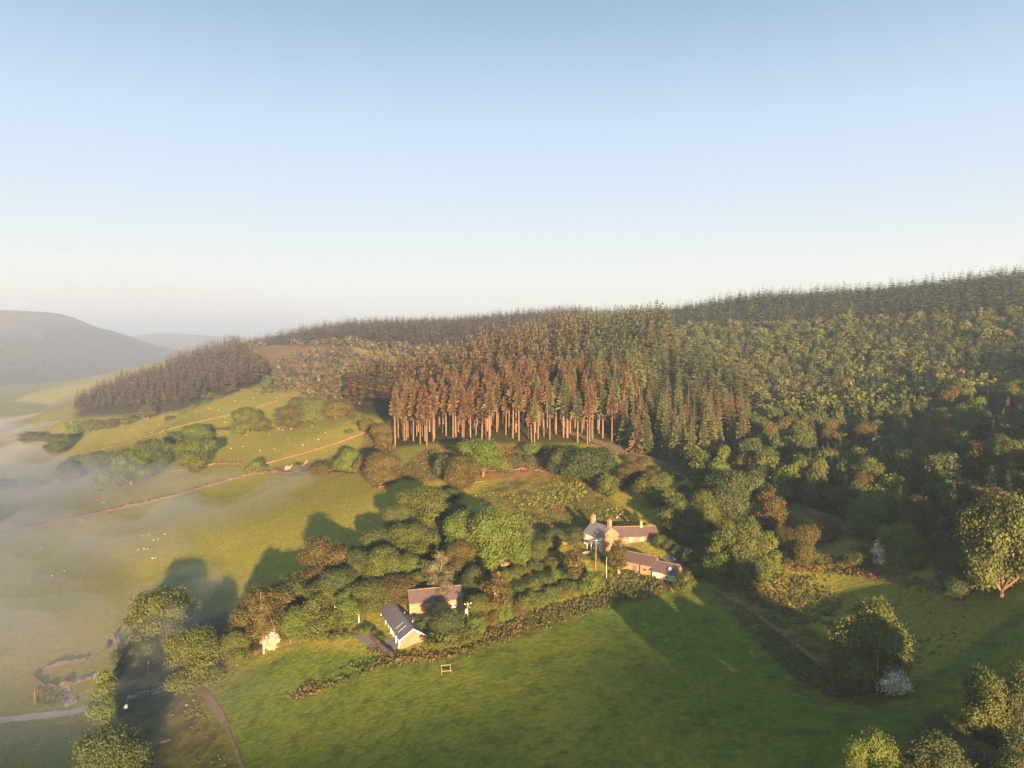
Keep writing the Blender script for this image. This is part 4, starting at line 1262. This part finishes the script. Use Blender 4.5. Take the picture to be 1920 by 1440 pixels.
# farmhouse: x runs along the gable, y along the front
r_, fx0, fy0, fz0 = bldg('farmhouse', 1129, 1037, 38, 'two-storey stone farmhouse with three chimneys and a long rear wing', 'house')
wl, rf = gable_block(r_, 0, 0, 7.6, 8.6, 4.9, 7.7, M['greystone'], M['slate'])
gm_ = MB().poly_prism([(.02, -.035, -1.4), (7.58, -.035, -1.4), (7.58, -.035, 4.88), (3.8, -.035, 7.62), (.02, -.035, 4.88)], (0, .03, 0)).build('gable_wall', M['stone'], r_)
chimney(rf, 3.8, .55, 7.3, 10.0, 1.25, .95, M['stone'], 2)
chimney(rf, 3.8, 8.1, 7.3, 10.0, 1.6, .95, M['stone'], 2)
for yv in (1.7, 4.4, 7.0):
    opening(r_, 'x-', yv, 3.7, .95, 1.15)
for yv in (1.7, 7.0):
    opening(r_, 'x-', yv, 1.25, 1.05, 1.3)
opening(r_, 'x-', 4.4, 1.0, 1.0, 2.0, 'door', 'white', 'darkwood')
pc = MB().poly_prism([(-1.7, 3.3, 2.35), (-1.7, 5.5, 2.35), (-1.7, 4.4, 3.1)], (1.66, 0, 0)).build('porch_roof', M['slate'], r_)
for yv in (3.45, 5.35): MB().box(-1.5, yv, 1.1, .16, .16, 2.5).build('porch_post', M['white'], r_)
# rear wing: in its frame x runs towards the camera, y along the wing to the right
wing = empty('rear_wing', (6.5, .5, 0), R(-123)); wing.parent = r_
wl2, rf2 = gable_block(wing, -5.8, 0, 5.8, 14.2, 4.1, 6.4, M['stone'], M['redslate'])
chimney(wing, -2.9, 9.3, 6.2, 8.3, 1.0, .9, M['barnstone'], 1)
for yv, zv in ((4.6, 1.2), (7.2, 1.1), (5.2, 3.2), (9.0, 3.1)):
    opening(wing, 'x+', yv, zv, .85, 1.0, x0=-5.8, wdth=5.8)
opening(wing, 'x+', 10.6, .95, 1.0, 2.0, 'door', 'white', 'darkwood', x0=-5.8, wdth=5.8)

# upper outbuilding
r_, *_q = bldg('outbuilding', 1224, 1080, 55, 'long orange-stone outbuilding with a dark doorway, above the lower one', 'outbuilding')
wl, rf = gable_block(r_, 0, 0, 5.6, 10.0, 3.0, 5.0, M['barnstone'], M['redslate'])
opening(r_, 'x-', 5.9, .85, 1.3, 2.3, 'door', 'darkwood', 'darkwood')
opening(r_, 'x-', 2.6, 1.4, .8, .8, frame='darkwood')
MB().box(-.12, 4.2, 1.4, .16, .16, 3.2).build('drainpipe', M['black'], r_)
# lower outbuilding
r_, *_q = bldg('outbuilding', 1267, 1092, 55, 'lower stone outbuilding with a roof window, nearest the meadow', 'outbuilding')
wl, rf = gable_block(r_, 0, 0, 5.4, 7.4, 2.3, 4.3, M['greystone'], M['redslate'], oh=.5)
MB().poly_prism([(.02, -.035, -1.4), (5.38, -.035, -1.4), (5.38, -.035, 2.28), (2.7, -.035, 4.22), (.02, -.035, 2.28)], (0, .03, 0)).build('gable_wall', M['barnstone'], r_)
opening(r_, 'x-', 2.8, .95, .7, .7, frame='darkwood')
sk = MB().box(1.0, 2.2, 3.28, .8, .9, .10)
o_ = sk.build('roof_window', M['white'], rf)
for v_ in o_.data.vertices: v_.co.z += (v_.co.x - 1.0) * .74
# slate-roofed cottage
r_, *_q = bldg('cottage', 752, 1218, 24, 'long low cottage with a blue-grey slate roof and a pale stone gable', 'house')
wl, rf = gable_block(r_, 0, 0, 6.5, 23.5, 2.7, 4.85, M['greystone'], M['slate'], oh=.45)
MB().poly_prism([(.02, -.035, -1.4), (6.48, -.035, -1.4), (6.48, -.035, 2.68), (3.25, -.035, 4.76), (.02, -.035, 2.68)], (0, .03, 0)).build('gable_wall', M['stone'], r_)
vb = MB()
for sx_ in (-1, 1):
    vb.poly_prism([(3.25, -.27, 4.82), (3.25 + sx_ * 3.7, -.27, 2.36), (3.25 + sx_ * 3.7, -.27, 2.54), (3.25, -.27, 5.00)], (0, .04, 0))
vb.build('verge_board', M['white'], r_)
for yv in (.9, 3.6, 9.0, 14.5, 19.6):
    MB().box(-.38, yv, 1.0, .16, .16, 2.9).build('veranda_post', M['white'], r_)
for yv in (1.8, 4.8, 8.2, 12.0, 16.2): opening(r_, 'x-', yv, 1.3, 1.5, 1.3)
opening(r_, 'x-', 6.4, 1.0, 1.0, 2.0, 'door', 'white', 'darkwood')
for yv in (3.7, 6.2):
    o_ = MB().box(1.35, yv, 3.83, 2.1, .09, .06).build('roof_glazing_bar', M['metal'], rf)
    for v_ in o_.data.vertices: v_.co.z += (v_.co.x - 1.35) * .683 + .02
for yv, xx in ((6.5, 5.0), (13.0, 4.6)):
    MB().tube([(xx, yv, 3.3), (xx, yv, 4.5)], [.1, .1], 7).build('flue', M['metal'], rf)
# red-roofed barn
r_, *_q = bldg('stone_barn', 768, 1158, -74.3, 'tall orange-stone barn with a rusty slate roof, half hidden by trees', 'barn')
wl, rf = gable_block(r_, -6.0, 0, 6.0, 15.2, 4.1, 6.5, M['barnstone'], M['redslate'])
opening(r_, 'x+', 12.6, 2.2, 1.1, 1.0, x0=-6, wdth=6)
opening(r_, 'x+', 5.6, 1.1, 1.5, 2.4, 'door', 'darkwood', 'darkwood', x0=-6, wdth=6)
o_ = MB().box(-1.7, 2.6, 5.48, .7, .9, .10).build('roof_window', M['white'], rf)
for v_ in o_.data.vertices: v_.co.z -= (v_.co.x + 1.7) * .8
# ruin in the pasture corner
x, y, z = ground(534, 882)
r_ = tag(empty('ruined_barn', (x, y, z), R(6)), 'roofless ruined barn with one orange gable at the wall corner of the pasture', 'ruin')
def ragged(L_, h0, h1, th, seed, gable=0):
    rg = random.Random(seed); m_ = MB(); k = 14
    top = [(L_ * i / k, h0 + (h1 - h0) * i / k + rg.uniform(-.35, .35) + (gable * (1 - abs(2 * i / k - 1)))) for i in range(k + 1)]
    ring = [(0, 0, -1.0)] + [(L_, 0, -1.0)] + [(a_, 0, h_) for a_, h_ in reversed(top)]
    return m_.poly_prism(ring, (0, th, 0))
ragged(9.5, 2.2, 2.9, .6, 1).build('front_wall', M['barnstone'], r_)
ragged(9.5, 1.8, 2.4, .6, 2).build('back_wall', M['barnstone'], r_, loc=(0, 5.0, 0))
ragged(5.0, 2.8, 2.8, .6, 3, 2.2).build('gable_wall', M['barnstone'], r_, loc=(10.3, .3, 0), rz=R(62))
# little brick hut by the fence, tumbled fold in the mist
r_, *_q = bldg('brick_hut', 1472, 1054, 12, 'tiny orange brick hut at the left end of the bracken fence', 'hut')
gable_block(r_, 0, 0, 1.7, 1.6, 1.7, 2.3, M['barnstone'], M['redslate'], oh=.12, th=.08)
wall('stone_fold', [(204,1216),(203,1207),(212,1203),(224,1206),(228,1214),(222,1221)], .9, 1.7, M['drystone'], 'pinkish curved stone sheepfold at the foot of the big oak in the mist', 'sheepfold', .35)

# ------------------------------------------------------------------ poles and small things
def pole(px, by, ty, label, arm=1.6, r0=.13, mat='wood', trafo=False, name='power_pole', cat='power pole', az=0.4):
    x, y, z = ground(px, by)
    h = top_z(y, ty) - z
    r_ = tag(empty(name, (x, y, z), az), label, cat)
    MB().tube([(0, 0, -.6), (0, 0, h * .5), (0, 0, h)], [r0, r0 * .9, r0 * .72], 8).build('post', M[mat], r_)
    if arm:
        MB().box(0, -.16, h - .35, arm, .11, .13).build('crossarm', M[mat], r_)
        for u_ in (-arm * .45, 0, arm * .45):
            MB().tube([(u_, -.16, h - .29), (u_, -.16, h - .16), (u_, -.16, h - .02)], [.06, .09, .05], 7).build('insulator', M['white'], r_)
    if trafo:
        t_r = MB().box(-.38, -.05, h * .70, .55, .55, .95).tube([(-.38, -.05, h * .70 + .47), (-.38, -.05, h * .70 + .62)], [.2, .1], 8).build('transformer', M['white'], r_)
        MB().tube([(-.5, -.05, h * .70 + .5), (-.5, -.05, h * .70 + .8)], [.05, .04], 6).build('bushing', M['metal'], t_r)
        MB().tube([(.1, -.2, h - .6), (.8, -.3, h - 1.6)], [.03, .03], 4).build('stay', M['metal'], r_)
    return r_
pole(1643, 1306, 1219, 'tall wooden power pole beside the white hawthorn bush in the meadow')
pole(280, 1291, 1240, 'thin pale pole standing in the mist behind the lane', 0, .11, 'wood')
pole(66, 1322, 1293, 'short thin pole in the misty fold', 0, .09, 'wood', name='pole', cat='pole')
pole(877, 1182, 1130, 'power pole carrying a pale transformer box above the cottage', 1.9, .15, 'wood', True)
pole(628, 1164, 1136, 'pale post by the garden trees left of the cottage', 0, .10, 'white', name='pole', cat='pole')
pole(680, 1115, 1100, 'short grey pole among the trees behind the cottage', 0, .12, 'metal', name='pole', cat='pole')
pole(1117, 1066, 1012, 'brown telegraph pole in front of the farmhouse door', .9, .13, 'wood', name='telegraph_pole', cat='telegraph pole')
pole(1137, 1087, 1045, 'white garden pole right of the round garden tree', 0, .075, 'metal', name='pole', cat='pole')
pole(673, 1168, 1152, 'thin white post at the end of the cottage terrace', 0, .09, 'white', name='pole', cat='pole')

def car(px, py, rz, mat, label):
    x, y, z = ground(px, py)
    r_ = tag(empty('parked_car', (x, y, z + .15), rz), label, 'car')
    side = [(-2.1, .32), (2.05, .32), (2.12, .62), (1.95, .82), (1.05, .95), (-2.0, .98), (-2.15, .7)]
    MB().poly_prism([(a_, -.85, b_2) for a_, b_2 in side], (0, 1.7, 0)).build('body', mat, r_)
    cab = [(1.0, .95), (.35, 1.46), (-1.45, 1.5), (-1.95, .98)]
    g_ = MB().poly_prism([(a_, -.76, b_2) for a_, b_2 in cab], (0, 1.52, 0)).build('cabin_glass', M['glass'], r_)
    MB().poly_prism([(.33, -.72, 1.47), (.25, -.72, 1.53), (-1.4, -.72, 1.56), (-1.46, -.72, 1.5)], (0, 1.44, 0)).build('roof', mat, r_)
    for u_ in (-1.3, 1.3):
        for v_ in (-.8, .8):
            wh = MB().tube([(u_, v_ - .11, .32), (u_, v_ + .11, .32)], [.33, .33], 14).build('wheel', M['rubber'], r_)
            MB().tube([(u_, v_ - .125, .32), (u_, v_ + .125, .32)], [.19, .19], 10).build('rim', M['metal'], wh)
    for v_ in (-.6, .6):
        MB().box(2.08, v_, .68, .1, .34, .16).build('headlight', M['white'], r_)
cp = plain('silver_car_paint', (.30, .33, .36), .05, 4, .3)
cd_ = plain('dark_car_paint', (.03, .04, .055), .05, 4, .25)
car(809, 1170, R(15), cp, 'silver car parked in the yard between the cottage and the shrubs')
car(1275, 1052, R(150), cd_, 'dark car parked in the upper yard behind the outbuildings')

x, y, z = ground(836, 1262)
r_ = tag(empty('wooden_frame', (x, y, z), R(12)), 'free-standing wooden frame on the grass of the big meadow', 'frame')
for u_ in (-1.05, 1.05):
    MB().tube([(u_, 0, -.3), (u_, 0, 2.1)], [.075, .07], 6).build('post', M['wood'], r_)
MB().box(0, -.09, 2.0, 2.4, .08, .14).build('top_rail', M['wood'], r_)
MB().box(.1, -.09, .55, 2.3, .08, .14).build('lower_rail', M['wood'], r_)
MB().tube([(1.05, 0, 1.2), (1.5, -.9, 0)], [.05, .05], 5).build('brace', M['wood'], r_)

x, y, z = ground(236, 1328)
r_ = tag(empty('water_tank', (x, y, z)), 'small white water tank standing by the lane', 'tank')
MB().tube([(0, 0, -.1), (0, 0, 1.0), (0, 0, 1.15)], [.5, .5, .3], 12).build('body', M['white'], r_)
MB().tube([(0, 0, 1.15), (0, 0, 1.27)], [.15, .15], 8).build('lid', M['metal'], r_)
x, y, z = ground(308, 1392)
tag(MB().box(0, 0, .35, 2.6, .9, .5).box(-1.0, 0, .05, .15, .8, .3).box(1.0, 0, .05, .15, .8, .3).build('water_trough', M['drystone'], loc=(x, y, z), rz=R(30)), 'grey stone trough in the rough grass below the earth path', 'trough')
# log and timber piles above the garden
for (px, py, ln_, rz_, lab) in [(1040, 1047, 7.0, .5, 'long pale timber pile on the garden slope left of the farmhouse'), (1062, 1020, 2.6, .1, 'round pale log stack under the trees left of the farmhouse')]:
    x, y, z = ground(px, py)
    r_ = tag(empty('timber_pile', (x, y, z), rz_), lab, 'timber pile')
    for k in range(7):
        u_ = (k % 4) * .42 - .6 + (.2 if k > 3 else 0); zz_ = .2 + (.36 if k > 3 else 0)
        MB().tube([(-ln_ / 2 + rnd.uniform(-.3, .3), u_, zz_), (ln_ / 2 + rnd.uniform(-.3, .3), u_ + rnd.uniform(-.1, .1), zz_)], [.2, .17], 7).build('log', M['wood'], r_)
for px, py, lab in [(688, 1185, 'wooden crate planter at the far end of the cottage terrace'), (705, 1199, 'wooden crate planter in the middle of the cottage terrace')]:
    x, y, z = ground(px, py)
    r_ = tag(empty('planter', (x, y, z + .2), .4), lab, 'planter')
    MB().box(0, .55, .45, 1.3, .08, .9).box(0, -.55, .45, 1.3, .08, .9).box(.61, 0, .45, .08, 1.02, .9).box(-.61, 0, .45, .08, 1.02, .9).build('side_boards', M['earthbank'], r_)
    MB().box(0, 0, .72, 1.12, 1.0, .1).build('soil', M['mud'], r_)
x, y, z = ground(747, 1241)
tag(MB().tube([(-.7, 0, -.2), (-.3, .1, .5), (.4, 0, .55), (.9, 0, -.2)], [.5, .7, .65, .4], 7).build('boulder', M['drystone'], loc=(x, y, z)), 'grey boulder in the grass below the garden wall', 'boulder')
# fallen logs at the corner of the golden field
for px, py, rz_, lab in [(722, 913, .5, 'fallen reddish log under the large rounded tree'), (892, 906, .45, 'fallen reddish log left of the rough field')]:
    x, y, z = ground(px, py)
    tag(MB().tube([(-3, 0, .25), (0, .3, .4), (3.2, 0, .35), (4.6, .5, .9)], [.42, .38, .3, .12], 7).tube([(1, .1, .4), (2.2, 1.4, 1.0)], [.16, .05], 5).build('fallen_log', M['earthbank'], loc=(x, y, z), rz=rz_), lab, 'log')

# ------------------------------------------------------------------ sheep
def ellip(mb, c, r_, n_=8, m_=5):
    P_ = []; Rr_ = []
    for i in range(m_ + 1):
        t_1 = math.pi * i / m_
        P_.append((c[0] - r_[0] * math.cos(t_1), c[1], c[2])); Rr_.append(max(.02, math.sin(t_1)) * r_[1])
    mb.tube(P_, Rr_, n_)
sb = MB(); ellip(sb, (0, 0, .62), (.58, .33))
fl_ = MB(); ellip(fl_, (0, 0, 0), (.2, .11)); fl_.tube([(-.14, .1, .06), (-.2, .22, .05)], [.05, .02], 4); fl_.tube([(-.14, -.1, .06), (-.2, -.22, .05)], [.05, .02], 4)
sbm, shm = sb.mesh('fleece', M['wool']), fl_.mesh('head', M['wool'])
slm = MB().tube([(0, 0, 0), (0, 0, .22), (0, 0, .42)], [.045, .05, .08], 6).mesh('leg', M['wool'])
SHEEP = [('near the misty middle of the lower field', 'sheep in the misty lower field', [(267,1006),(280,1006),(309,1003),(288,1014),(297,1012),(259,1032),(270,1030),(277,1031),(286,1048),(291,1047),(54,1030),(77,1028),(98,1081),(121,1072)]),
 ('on the strip above the long stone wall', 'sheep above the long wall', [(191,943),(195,943),(115,956),(153,976),(326,909),(343,900)]),
 ('at the belt shadow on the golden field', 'sheep at the belt shadow', [(748,926),(744,925),(704,939),(700,1000)]),
 ('on the sunny pasture round the isolated tree', 'sheep on the sunny pasture', [(433,842),(488,846),(462,817),(473,808),(505,815),(597,825),(568,835),(523,805),(530,807),(650,803),(660,794),(455,838),(540,822),(610,812),(515,843),(585,800)]),
 ('on the top pastures', 'sheep on the top pastures', [(475,747),(452,733),(460,732),(393,767),(320,773),(368,772),(213,807),(222,808),(230,808),(245,808),(197,817),(173,845),(253,807),(298,798),(305,808),(422,793),(423,783),(520,747),(530,745),(270,800),(340,785),(410,770),(440,752),(235,825),(262,818),(285,812)]),
 ('in the rough field behind the farmhouse', 'sheep behind the farmhouse', [(1157,972),(1163,967)])]
for where, grp, P_ in SHEEP:
    for px, py in P_:
        x, y, z = ground(px, py)
        r_ = tag(empty('sheep', (x, y, z), rnd.uniform(0, 6.28)), 'cream sheep grazing ' + where, 'sheep', grp)
        r_.scale = (.72,) * 3
        link('fleece', sbm, r_)
        link('head', shm, r_, (.68, 0, rnd.choice([.35, .4, .8])))
        for u_ in (-.33, .33):
            for v_ in (-.17, .17): link('leg', slm, r_, (u_, v_, 0))

# ------------------------------------------------------------------ valley mist and air
def volume_mat(name, col, dens, aniso=0.0):
    m = bpy.data.materials.new(name); m.use_nodes = True
    t = m.node_tree
    t.nodes.remove(t.nodes['Principled BSDF'])
    v = N(t, 'ShaderNodeVolumePrincipled')
    v.inputs['Color'].default_value = (*col, 1); v.inputs['Density'].default_value = dens; v.inputs['Anisotropy'].default_value = aniso
    t.links.new(v.outputs[0], t.nodes['Material Output'].inputs['Volume'])
    return m
def mist_bank(x0, x1, y0, y1, top, dens, col, label, amp=3.0, step=9.0, seed=0, fade=40.0):
    rg = np.random.default_rng(seed)
    xs = np.arange(x0, x1 + 1, step); ys = np.arange(y0, y1 + 1, step)
    X, Y = np.meshgrid(xs, ys)
    ph = rg.uniform(0, 6.28, 12)
    wv = np.zeros_like(X)
    for k in range(6):
        f_ = .012 * 1.55 ** k
        a = ph[k] * 1.7
        wv += np.sin(f_ * (X * math.cos(a) + Y * math.sin(a)) * 2.2 + ph[k + 6] + 1.5 * np.sin(f_ * 1.3 * (Y * math.cos(a) - X * math.sin(a)))) / (1.25 ** k)
    tp = top(X, Y) if callable(top) else np.full_like(X, top)
    Tp = tp + amp * wv
    ed = np.minimum.reduce([X - x0, x1 - X, Y - y0, y1 - Y])
    Hh = hgt(X, Y)
    th = np.clip(Tp - Hh, -2.5, None) * np.clip(ed / fade, 0, 1) - (ed < step * .5) * 2.5
    Zt = Hh + th
    Zb = Hh - 4.0
    ny, nx = X.shape
    V = np.concatenate([np.c_[X.ravel(), Y.ravel(), Zt.ravel()], np.c_[X.ravel(), Y.ravel(), Zb.ravel()]])
    ii = np.arange(nx * ny).reshape(ny, nx)
    q = np.stack([ii[:-1, :-1], ii[:-1, 1:], ii[1:, 1:], ii[1:, :-1]], -1).reshape(-1, 4)
    o_2 = nx * ny
    side = []
    for line in (ii[0], ii[:, -1], ii[-1][::-1], ii[:, 0][::-1]):
        side.append(np.stack([line[:-1] + o_2, line[1:] + o_2, line[1:], line[:-1]], -1))
    Fq = np.concatenate([q, q[:, ::-1] + o_2] + side)
    o = link('mist', mesh_np('mist', V, Fq, volume_mat('valley_mist', col, dens, 0.3)))
    me_ = o.data
    me_.polygons.foreach_set('use_smooth', np.ones(len(Fq), bool))
    return tag(o, label, None, None, 'stuff')
mist_bank(-420, -40, 150, 470, lambda X, Y: np.interp(X, [-420, -260, -160, -90, -40], [33, 30, 27, 26, 13]), .0074, (.60, .74, .98), 'thin morning mist lying over the lower field and the lane', 5.6, 5.0, 3, 60)
mist_bank(-1000, -170, 480, 1000, lambda X, Y: np.interp(X, [-1200, -700, -480, -330, -170], [2, 2, 3, 4, 0]), .0085, (.80, .92, 1.0), 'thick white mist filling the valley floor on the left', 4.0, 12.0, 5, 110)

mist_bank(-3600, -120, 540, 2300, lambda X, Y: 225 + 0 * X, .00032, (.62, .76, 1.0), 'blue morning air in the valley before the far hill', 3.0, 45.0, 9, 460)
hb = MB().box(0, 3000, 70, 17000, 17000, 230)
hb.v = [(x, y, -50.0 if z < 0 else 250.0) for x, y, z in hb.v]
tag(hb.build('haze', volume_mat('morning_haze', HAZE_COLOR, HAZE_DENSITY, 0.33)), 'thin morning haze in the air', None, None, 'stuff')
